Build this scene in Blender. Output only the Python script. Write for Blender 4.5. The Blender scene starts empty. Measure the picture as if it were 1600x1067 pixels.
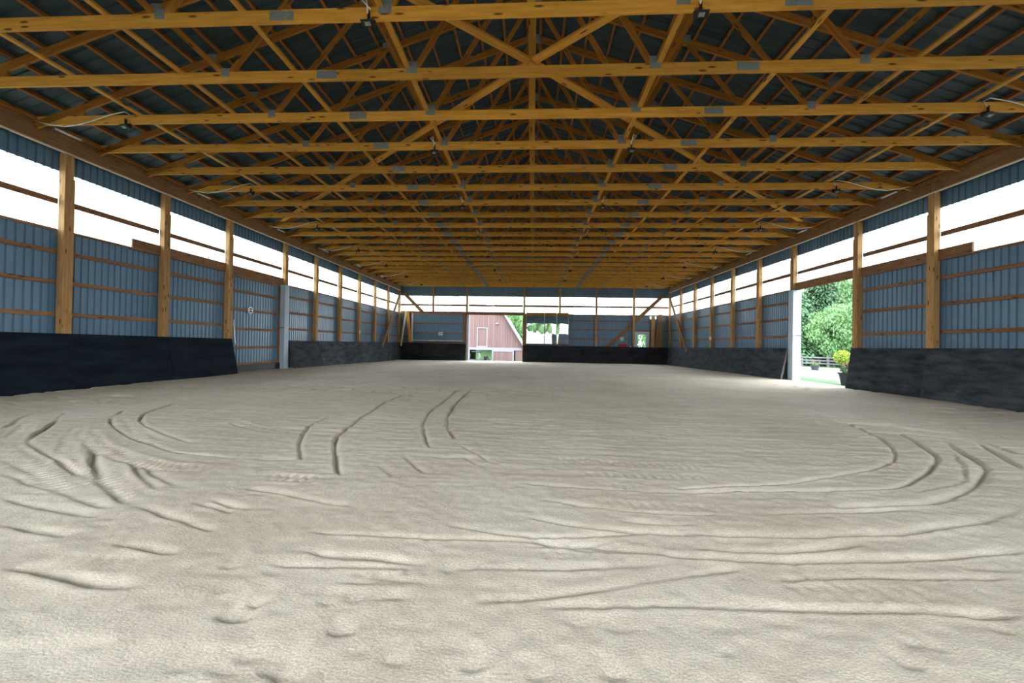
import bpy, bmesh, math, random
import numpy as np
from mathutils import Matrix, Vector

# ------------------------------------------------------------------ camera, sky, exposure
SC = bpy.context.scene
COL = SC.collection
CAM_Z = 1.32
cd = bpy.data.cameras.new('camera')
cam = bpy.data.objects.new('camera', cd)
COL.objects.link(cam)
cd.sensor_width = 36.0
cd.lens = 606.0 / 1600 * 36.0
cd.clip_start = 0.05
cd.clip_end = 500
FW = Vector((-0.05323915, 0.99855647, 0.00711185))
RT = Vector((0.9984442, 0.05311224, 0.01697877))
UP = Vector((-0.01657654, -0.00800472, 0.99983056))
cam.matrix_world = Matrix(((RT.x, UP.x, -FW.x, 0.0983), (RT.y, UP.y, -FW.y, 0.0), (RT.z, UP.z, -FW.z, CAM_Z), (0, 0, 0, 1)))
SC.camera = cam

W = bpy.data.worlds.new('overcast_sky')
SC.world = W
W.use_nodes = True
wn = W.node_tree
wn.nodes.clear()
wo = wn.nodes.new('ShaderNodeOutputWorld')
wb = wn.nodes.new('ShaderNodeBackground')
wg = wn.nodes.new('ShaderNodeTexGradient')
wr = wn.nodes.new('ShaderNodeValToRGB')
wt = wn.nodes.new('ShaderNodeTexCoord')
ws = wn.nodes.new('ShaderNodeSeparateXYZ')
wn.links.new(wt.outputs['Generated'], ws.inputs[0])
wn.links.new(ws.outputs['Z'], wr.inputs[0])
wr.color_ramp.elements[0].position = 0.0
wr.color_ramp.elements[0].color = (0.88, 0.94, 1.0, 1)
wr.color_ramp.elements[1].position = 0.9
wr.color_ramp.elements[1].color = (0.80, 0.90, 1.0, 1)
wn.links.new(wr.outputs[0], wb.inputs['Color'])
wb.inputs['Strength'].default_value = 1.0
wn.links.new(wb.outputs[0], wo.inputs[0])

SC.view_settings.view_transform = 'Standard'
SC.view_settings.look = 'None'
SC.view_settings.exposure = 3.6
SC.view_settings.gamma = 1.0
SC.view_settings.use_curve_mapping = False
try:
    SC.cycles.max_bounces = 10
    SC.cycles.diffuse_bounces = 6
    SC.cycles.transparent_max_bounces = 12
    SC.cycles.use_denoising = True
except Exception:
    pass

# ------------------------------------------------------------------ materials
MATS = {}


def nodes(name):
    m = bpy.data.materials.new(name)
    m.use_nodes = True
    nt = m.node_tree
    b = nt.nodes['Principled BSDF']
    MATS[name] = m
    return m, nt, b


def ramp(nt, stops):
    r = nt.nodes.new('ShaderNodeValToRGB')
    els = r.color_ramp.elements
    while len(els) < len(stops):
        els.new(0.5)
    for e, (p, c) in zip(els, stops):
        e.position = p
        e.color = (c[0], c[1], c[2], 1)
    return r


def noise_mat(name, c1, c2, scale=(4, 4, 4), rough=0.7, metal=0.0, bump=0.0, bscale=40, vary=0.0, detail=5, coord='Object', spec=0.3):
    m, nt, b = nodes(name)
    tc = nt.nodes.new('ShaderNodeTexCoord')
    mp = nt.nodes.new('ShaderNodeMapping')
    mp.inputs['Scale'].default_value = scale
    nt.links.new(tc.outputs[coord], mp.inputs[0])
    oi = nt.nodes.new('ShaderNodeObjectInfo')
    off = nt.nodes.new('ShaderNodeVectorMath')
    off.operation = 'SCALE'
    cmb = nt.nodes.new('ShaderNodeCombineXYZ')
    for k in range(3):
        nt.links.new(oi.outputs['Random'], cmb.inputs[k])
    off.inputs['Scale'].default_value = 37.0
    nt.links.new(cmb.outputs[0], off.inputs[0])
    nt.links.new(off.outputs[0], mp.inputs['Location'])
    n = nt.nodes.new('ShaderNodeTexNoise')
    n.inputs['Scale'].default_value = 1.0
    n.inputs['Detail'].default_value = detail
    n.inputs['Roughness'].default_value = 0.6
    nt.links.new(mp.outputs[0], n.inputs['Vector'])
    r = ramp(nt, [(0.3, c1), (0.7, c2)])
    nt.links.new(n.outputs['Fac'], r.inputs[0])
    out = r.outputs[0]
    if vary:
        hs = nt.nodes.new('ShaderNodeHueSaturation')
        ma = nt.nodes.new('ShaderNodeMapRange')
        ma.inputs['To Min'].default_value = 1 - vary
        ma.inputs['To Max'].default_value = 1 + vary
        nt.links.new(oi.outputs['Random'], ma.inputs['Value'])
        nt.links.new(ma.outputs[0], hs.inputs['Value'])
        nt.links.new(out, hs.inputs['Color'])
        out = hs.outputs[0]
    nt.links.new(out, b.inputs['Base Color'])
    b.inputs['Roughness'].default_value = rough
    b.inputs['Metallic'].default_value = metal
    b.inputs['Specular IOR Level'].default_value = spec
    if bump:
        n2 = nt.nodes.new('ShaderNodeTexNoise')
        n2.inputs['Scale'].default_value = bscale
        n2.inputs['Detail'].default_value = 4
        nt.links.new(tc.outputs[coord], n2.inputs['Vector'])
        bp = nt.nodes.new('ShaderNodeBump')
        bp.inputs['Strength'].default_value = bump
        bp.inputs['Distance'].default_value = 0.01
        nt.links.new(n2.outputs['Fac'], bp.inputs['Height'])
        nt.links.new(bp.outputs[0], b.inputs['Normal'])
    return m


def wood_mat(name, dark, light, knot, vary=0.15):
    m, nt, b = nodes(name)
    tc = nt.nodes.new('ShaderNodeTexCoord')
    oi = nt.nodes.new('ShaderNodeObjectInfo')
    mul = nt.nodes.new('ShaderNodeMath')
    mul.operation = 'MULTIPLY'
    mul.inputs[1].default_value = 53.0
    nt.links.new(oi.outputs['Random'], mul.inputs[0])
    cmb = nt.nodes.new('ShaderNodeCombineXYZ')
    for k in range(3):
        nt.links.new(mul.outputs[0], cmb.inputs[k])
    mp = nt.nodes.new('ShaderNodeMapping')
    mp.inputs['Scale'].default_value = (1.2, 14, 14)
    nt.links.new(tc.outputs['Object'], mp.inputs[0])
    nt.links.new(cmb.outputs[0], mp.inputs['Location'])
    n = nt.nodes.new('ShaderNodeTexNoise')
    n.inputs['Scale'].default_value = 1.6
    n.inputs['Detail'].default_value = 6
    nt.links.new(mp.outputs[0], n.inputs['Vector'])
    r = ramp(nt, [(0.28, dark), (0.72, light)])
    nt.links.new(n.outputs['Fac'], r.inputs[0])
    mp2 = nt.nodes.new('ShaderNodeMapping')
    mp2.inputs['Scale'].default_value = (2.2, 9, 9)
    nt.links.new(tc.outputs['Object'], mp2.inputs[0])
    nt.links.new(cmb.outputs[0], mp2.inputs['Location'])
    v = nt.nodes.new('ShaderNodeTexVoronoi')
    v.inputs['Scale'].default_value = 1.0
    nt.links.new(mp2.outputs[0], v.inputs['Vector'])
    kr = ramp(nt, [(0.10, (1, 1, 1)), (0.2, (0, 0, 0))])
    nt.links.new(v.outputs['Distance'], kr.inputs[0])
    mx = nt.nodes.new('ShaderNodeMixRGB')
    mx.inputs[2].default_value = (*knot, 1)
    nt.links.new(kr.outputs[0], mx.inputs[0])
    nt.links.new(r.outputs[0], mx.inputs[1])
    hs = nt.nodes.new('ShaderNodeHueSaturation')
    ma = nt.nodes.new('ShaderNodeMapRange')
    ma.inputs['To Min'].default_value = 1 - vary
    ma.inputs['To Max'].default_value = 1 + vary
    nt.links.new(oi.outputs['Random'], ma.inputs['Value'])
    nt.links.new(ma.outputs[0], hs.inputs['Value'])
    nt.links.new(mx.outputs[0], hs.inputs['Color'])
    nt.links.new(hs.outputs[0], b.inputs['Base Color'])
    b.inputs['Roughness'].default_value = 0.75
    b.inputs['Specular IOR Level'].default_value = 0.2
    return m


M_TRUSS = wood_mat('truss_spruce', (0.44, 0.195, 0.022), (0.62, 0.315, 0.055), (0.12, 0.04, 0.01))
M_TRUSS_SHADED = wood_mat('truss_spruce_shaded', (0.27, 0.098, 0.013), (0.40, 0.175, 0.03), (0.10, 0.03, 0.01))  # webs and top chords: weaker light higher up painted in as darker, redder wood
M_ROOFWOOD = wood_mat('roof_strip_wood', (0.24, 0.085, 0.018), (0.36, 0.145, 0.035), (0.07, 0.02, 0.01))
M_POST = wood_mat('post_timber', (0.31, 0.165, 0.055), (0.46, 0.265, 0.11), (0.10, 0.04, 0.015))
M_GIRT = wood_mat('girt_timber', (0.17, 0.078, 0.034), (0.28, 0.145, 0.07), (0.08, 0.03, 0.015))
M_BEAM = wood_mat('beam_timber', (0.17, 0.080, 0.030), (0.27, 0.145, 0.062), (0.10, 0.04, 0.015))
M_PALEWOOD = wood_mat('pale_board', (0.52, 0.42, 0.30), (0.66, 0.56, 0.43), (0.25, 0.15, 0.08))
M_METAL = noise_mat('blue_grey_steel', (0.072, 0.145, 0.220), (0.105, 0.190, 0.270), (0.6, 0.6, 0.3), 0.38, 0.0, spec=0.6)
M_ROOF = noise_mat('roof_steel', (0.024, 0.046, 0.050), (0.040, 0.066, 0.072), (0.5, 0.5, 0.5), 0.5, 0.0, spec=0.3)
M_GALV = noise_mat('galvanised_plate', (0.17, 0.20, 0.20), (0.26, 0.29, 0.29), (30, 30, 30), 0.45, 0.3)
M_JAMB = noise_mat('pale_blue_trim', (0.34, 0.41, 0.47), (0.42, 0.49, 0.55), (2, 2, 2), 0.5)
M_RUBBER = noise_mat('black_rubber', (0.003, 0.006, 0.010), (0.013, 0.020, 0.027), (0.8, 0.8, 5.0), 0.8, 0.0, 0.15, 30, vary=0.1, detail=8, spec=0.08)
M_DUSTY = noise_mat('dusty_rubber', (0.014, 0.018, 0.023), (0.066, 0.076, 0.086), (1.6, 1.6, 6.0), 0.8, 0.0, 0.15, 30, vary=0.15, detail=9, spec=0.12)
M_FARRUB = noise_mat('dark_rubber', (0.007, 0.008, 0.011), (0.030, 0.031, 0.034), (1.0, 1.0, 3.0), 0.8, 0.0, 0.15, 30, vary=0.15, detail=9, spec=0.1)
M_BLACK = noise_mat('black_plastic', (0.010, 0.010, 0.011), (0.02, 0.02, 0.022), (8, 8, 8), 0.4)
M_WHITE = noise_mat('white_plastic', (0.74, 0.75, 0.75), (0.82, 0.82, 0.82), (6, 6, 6), 0.45)
M_CORD = noise_mat('cream_cord', (0.62, 0.60, 0.53), (0.72, 0.70, 0.62), (6, 6, 6), 0.6)
M_MIRROR, _nt, _b = nodes('mirror_glass')
_b.inputs['Base Color'].default_value = (0.86, 0.9, 0.89, 1)
_b.inputs['Metallic'].default_value = 1.0
_b.inputs['Roughness'].default_value = 0.015

# translucent polycarbonate window sheet
M_PANE, nt, b = nodes('clear_polycarbonate')
nt.nodes.remove(b)
o = nt.nodes['Material Output']
t = nt.nodes.new('ShaderNodeBsdfTransparent')
t.inputs[0].default_value = (0.90, 0.94, 0.96, 1)
tl = nt.nodes.new('ShaderNodeBsdfTranslucent')
tl.inputs[0].default_value = (0.90, 0.94, 0.96, 1)
mx = nt.nodes.new('ShaderNodeMixShader')
mx.inputs[0].default_value = 0.45
nt.links.new(t.outputs[0], mx.inputs[1])
nt.links.new(tl.outputs[0], mx.inputs[2])
nt.links.new(mx.outputs[0], o.inputs[0])
M_GLASS, nt, b = nodes('door_glass')
b.inputs['Base Color'].default_value = (0.9, 0.97, 0.93, 1)
b.inputs['Roughness'].default_value = 0.05
b.inputs['Transmission Weight'].default_value = 1.0
b.inputs['IOR'].default_value = 1.1

# sand
M_SAND, nt, b = nodes('arena_sand')
tc = nt.nodes.new('ShaderNodeTexCoord')
n1 = nt.nodes.new('ShaderNodeTexNoise')
n1.inputs['Scale'].default_value = 0.55
n1.inputs['Detail'].default_value = 6
n1.inputs['Roughness'].default_value = 0.62
nt.links.new(tc.outputs['Object'], n1.inputs['Vector'])
r1 = ramp(nt, [(0.3, (0.50, 0.425, 0.320)), (0.72, (0.665, 0.585, 0.475))])
nt.links.new(n1.outputs['Fac'], r1.inputs[0])
n2 = nt.nodes.new('ShaderNodeTexNoise')
n2.inputs['Scale'].default_value = 110
n2.inputs['Detail'].default_value = 3
nt.links.new(tc.outputs['Object'], n2.inputs['Vector'])
r2 = ramp(nt, [(0.25, (0.72, 0.72, 0.72)), (0.75, (1.18, 1.18, 1.18))])
nt.links.new(n2.outputs['Fac'], r2.inputs[0])
mm = nt.nodes.new('ShaderNodeMixRGB')
mm.blend_type = 'MULTIPLY'
mm.inputs[0].default_value = 1.0
nt.links.new(r1.outputs[0], mm.inputs[1])
nt.links.new(r2.outputs[0], mm.inputs[2])
vo = nt.nodes.new('ShaderNodeTexVoronoi')
vo.inputs['Scale'].default_value = 26
nt.links.new(tc.outputs['Object'], vo.inputs['Vector'])
vr = ramp(nt, [(0.035, (1, 1, 1)), (0.07, (0, 0, 0))])
nt.links.new(vo.outputs['Distance'], vr.inputs[0])
m3 = nt.nodes.new('ShaderNodeMixRGB')
m3.inputs[2].default_value = (0.8, 0.77, 0.70, 1)
nt.links.new(vr.outputs[0], m3.inputs[0])
nt.links.new(mm.outputs[0], m3.inputs[1])
nt.links.new(m3.outputs[0], b.inputs['Base Color'])
b.inputs['Roughness'].default_value = 0.95
b.inputs['Specular IOR Level'].default_value = 0.1
n3 = nt.nodes.new('ShaderNodeTexNoise')
n3.inputs['Scale'].default_value = 70
n3.inputs['Detail'].default_value = 7
n3.inputs['Roughness'].default_value = 0.65
mp3 = nt.nodes.new('ShaderNodeMapping')
mp3.inputs['Scale'].default_value = (0.7, 1.2, 1)
nt.links.new(tc.outputs['Object'], mp3.inputs[0])
nt.links.new(mp3.outputs[0], n3.inputs['Vector'])
bp = nt.nodes.new('ShaderNodeBump')
bp.inputs['Strength'].default_value = 0.4
bp.inputs['Distance'].default_value = 0.02
nt.links.new(n3.outputs['Fac'], bp.inputs['Height'])
nt.links.new(bp.outputs[0], b.inputs['Normal'])

M_GRASS = noise_mat('grass', (0.025, 0.062, 0.014), (0.05, 0.10, 0.028), (1.5, 1.5, 1.5), 0.9, 0, 0.3, 30, detail=8)
M_FIELD = noise_mat('dry_field', (0.09, 0.085, 0.05), (0.12, 0.115, 0.07), (0.3, 0.3, 0.3), 0.9)
M_GRAVEL = noise_mat('pale_gravel', (0.085, 0.078, 0.077), (0.11, 0.10, 0.10), (3, 3, 3), 0.95, 0, 0.3, 60, detail=8)
M_BARN = noise_mat('red_barn_board', (0.150, 0.088, 0.082), (0.175, 0.105, 0.098), (3, 3, 0.4), 0.8, vary=0.10)
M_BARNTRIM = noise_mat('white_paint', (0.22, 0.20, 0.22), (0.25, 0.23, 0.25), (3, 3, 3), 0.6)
M_BARNROOF = noise_mat('grey_shingle', (0.12, 0.12, 0.13), (0.18, 0.18, 0.19), (3, 3, 3), 0.8)
M_SPRUCE = noise_mat('spruce_needles', (0.038, 0.090, 0.038), (0.085, 0.165, 0.075), (1.1, 1.1, 1.1), 0.8, vary=0.2)
M_LEAF = noise_mat('light_leaves', (0.085, 0.19, 0.06), (0.17, 0.29, 0.12), (0.9, 0.9, 0.9), 0.8, vary=0.15)
M_LIME = noise_mat('lime_leaves', (0.16, 0.24, 0.02), (0.26, 0.34, 0.05), (2, 2, 2), 0.8)
M_BARK = noise_mat('bark', (0.07, 0.055, 0.045), (0.13, 0.11, 0.095), (6, 6, 2), 0.9)
M_POT = noise_mat('dark_pot', (0.028, 0.034, 0.036), (0.05, 0.055, 0.06), (3, 3, 3), 0.5)
M_PINK = noise_mat('pink_petals', (0.16, 0.04, 0.05), (0.22, 0.07, 0.08), (9, 9, 9), 0.7)
M_RED = noise_mat('red_plastic', (0.28, 0.015, 0.02), (0.38, 0.03, 0.035), (5, 5, 5), 0.4)
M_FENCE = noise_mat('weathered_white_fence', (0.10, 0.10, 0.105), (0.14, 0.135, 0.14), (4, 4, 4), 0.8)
M_TRACTOR = noise_mat('tractor_blue_grey', (0.02, 0.035, 0.055), (0.035, 0.055, 0.08), (2, 2, 2), 0.5)
M_SOIL = noise_mat('soil', (0.03, 0.02, 0.014), (0.06, 0.045, 0.03), (12, 12, 12), 0.95)
M_SIGNDARK = noise_mat('sign_ink', (0.03, 0.035, 0.045), (0.05, 0.055, 0.065), (8, 8, 8), 0.6)


# ------------------------------------------------------------------ helpers
def link(name, mesh, parent=None, loc=(0, 0, 0)):
    o = bpy.data.objects.new(name, mesh)
    COL.objects.link(o)
    o.location = loc
    if parent is not None:
        o.parent = parent
    return o


def empty(name, loc=(0, 0, 0), rz=0.0):
    o = bpy.data.objects.new(name, None)
    o.empty_display_size = 0.2
    COL.objects.link(o)
    o.location = loc
    o.rotation_euler = (0, 0, rz)
    return o


def tag(o, label=None, cat=None, group=None, kind=None):
    if label:
        o['label'] = label
    if cat:
        o['category'] = cat
    if group:
        o['group'] = group
    if kind:
        o['kind'] = kind
    return o


def setting(name, loc=(0, 0, 0), label=None):
    o = empty(name, loc)
    o['kind'] = 'structure'
    if label:
        o['label'] = label
    return o


BOXES = {}


def box_mesh(sx, sy, sz, mat, bevel=0.0):
    key = (round(sx, 4), round(sy, 4), round(sz, 4), mat.name, bevel)
    if key not in BOXES:
        bm = bmesh.new()
        bmesh.ops.create_cube(bm, size=1.0)
        for v in bm.verts:
            v.co = Vector((v.co.x * sx, v.co.y * sy, v.co.z * sz))
        if bevel:
            bmesh.ops.bevel(bm, geom=list(bm.edges), offset=bevel, segments=1, affect='EDGES')
        me = bpy.data.meshes.new('box')
        bm.to_mesh(me)
        bm.free()
        me.materials.append(mat)
        BOXES[key] = me
    return BOXES[key]


def box(name, parent, lo, hi, mat, bevel=0.0):
    lo = Vector(lo)
    hi = Vector(hi)
    s = hi - lo
    o = link(name, box_mesh(abs(s.x), abs(s.y), abs(s.z), mat, bevel), parent, (lo + hi) / 2)
    return o


def member(name, parent, p0, p1, h, t, mat, up=(0, 0, 1), bevel=0.0):
    """straight timber between two centre points; h along up, t across; grain runs along local X"""
    p0 = Vector(p0)
    p1 = Vector(p1)
    d = p1 - p0
    L = d.length
    x = d.normalized()
    u = Vector(up)
    y = u.cross(x)
    if y.length < 1e-5:
        y = Vector((0, 1, 0)).cross(x)
        if y.length < 1e-5:
            y = Vector((1, 0, 0)).cross(x)
    y.normalize()
    z = x.cross(y)
    o = link(name, box_mesh(L, t, h, mat, bevel), parent)
    m = Matrix((x, y, z)).transposed().to_4x4()
    m.translation = (p0 + p1) / 2
    o.matrix_local = m
    return o


def mesh_obj(name, verts, faces, mat, parent=None, loc=(0, 0, 0), smooth=False):
    me = bpy.data.meshes.new(name)
    me.from_pydata([tuple(v) for v in verts], [], faces)
    me.materials.append(mat)
    if smooth:
        me.polygons.foreach_set('use_smooth', [True] * len(me.polygons))
    me.update()
    return link(name, me, parent, loc)


def prism(name, parent, pts, y0, y1, mat, loc=(0, 0, 0)):
    """polygon in XZ extruded along Y"""
    n = len(pts)
    v = [(x, y0, z) for x, z in pts] + [(x, y1, z) for x, z in pts]
    f = [tuple(range(n))[::-1] if False else tuple(range(n)), tuple(range(2 * n - 1, n - 1, -1))]
    for i in range(n):
        j = (i + 1) % n
        f.append((i, i + n, j + n, j))
    o = mesh_obj(name, v, f, mat, parent, loc)
    bm = bmesh.new()
    bm.from_mesh(o.data)
    bmesh.ops.recalc_face_normals(bm, faces=list(bm.faces))
    bm.to_mesh(o.data)
    bm.free()
    return o


def tube(name, parent, pts, r, mat, n=6, loc=(0, 0, 0)):
    P = [Vector(p) for p in pts]
    v = []
    f = []
    for i, p in enumerate(P):
        d = (P[min(i + 1, len(P) - 1)] - P[max(i - 1, 0)]).normalized()
        a = d.cross(Vector((0, 0, 1)))
        if a.length < 1e-3:
            a = d.cross(Vector((1, 0, 0)))
        a.normalize()
        b = d.cross(a)
        rr = r[i] if isinstance(r, (list, tuple)) else r
        for k in range(n):
            w = 2 * math.pi * k / n
            v.append(p + a * math.cos(w) * rr + b * math.sin(w) * rr)
    for i in range(len(P) - 1):
        for k in range(n):
            k2 = (k + 1) % n
            f.append((i * n + k, i * n + k2, (i + 1) * n + k2, (i + 1) * n + k))
    f.append(tuple(range(n))[::-1])
    f.append(tuple((len(P) - 1) * n + k for k in range(n)))
    return mesh_obj(name, v, f, mat, parent, loc, smooth=True)


def lathe(name, parent, prof, mat, n=20, loc=(0, 0, 0)):
    v = []
    f = []
    for r, z in prof:
        for k in range(n):
            w = 2 * math.pi * k / n
            v.append((r * math.cos(w), r * math.sin(w), z))
    for i in range(len(prof) - 1):
        for k in range(n):
            k2 = (k + 1) % n
            f.append((i * n + k, i * n + k2, (i + 1) * n + k2, (i + 1) * n + k))
    f.append(tuple(range(n))[::-1])
    f.append(tuple((len(prof) - 1) * n + k for k in range(n)))
    return mesh_obj(name, v, f, mat, parent, loc, smooth=False)


SHEETS = {}


def sheet_mesh(L, H, mat, pitch=0.155, depth=0.03, h2=None):
    """ribbed steel sheet: runs along local X, height along Z, ribs stand towards +Y. h2: height at the far end (sloping top)"""
    key = (round(L, 3), round(H, 3), mat.name, pitch, depth, h2)
    if key in SHEETS:
        return SHEETS[key]
    n = max(1, int(round(L / pitch)))
    p = L / n
    us = []
    for i in range(n):
        for a, d in ((0.0, 0), (0.62, 0), (0.70, 1), (0.88, 1), (0.96, 0)):
            us.append(((i + a) * p, d * depth))
    us.append((L, 0))
    v = []
    f = []
    for u, d in us:
        top = H if h2 is None else H + (h2 - H) * u / L
        v.append((u, d, 0))
        v.append((u, d, top))
    for i in range(len(us) - 1):
        f.append((2 * i, 2 * i + 2, 2 * i + 3, 2 * i + 1))
    me = bpy.data.meshes.new('ribbed_sheet')
    me.from_pydata(v, [], f)
    me.materials.append(mat)
    me.update()
    SHEETS[key] = me
    return me


ORD = ('zeroth first second third fourth fifth sixth seventh eighth ninth tenth eleventh twelfth thirteenth fourteenth fifteenth '
       'sixteenth seventeenth eighteenth nineteenth twentieth twenty-first twenty-second twenty-third').split()
rnd = random.Random(7)
XI = 10.77          # inner face of the side posts
YF = 31.2           # inner face of the far posts


def Z(rel):
    return rel + CAM_Z


def sstep(a, b, x):
    t = np.clip((x - a) / (b - a), 0, 1)
    return t * t * (3 - 2 * t)


def floor_base(x, y):
    """large shape of the sand: banked at the side walls, a little lower at the far end"""
    x = np.asarray(x, float)
    y = np.asarray(y, float)
    h = -0.06 * sstep(12, 31, y)
    fade = 1 - sstep(17, 30, y)
    h = h + 0.10 * fade * sstep(-8.3, -10.4, x) + 0.055 * fade * sstep(8.3, 10.4, x)
    return h


def fz(x, y):
    return float(floor_base(x, y))

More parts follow.
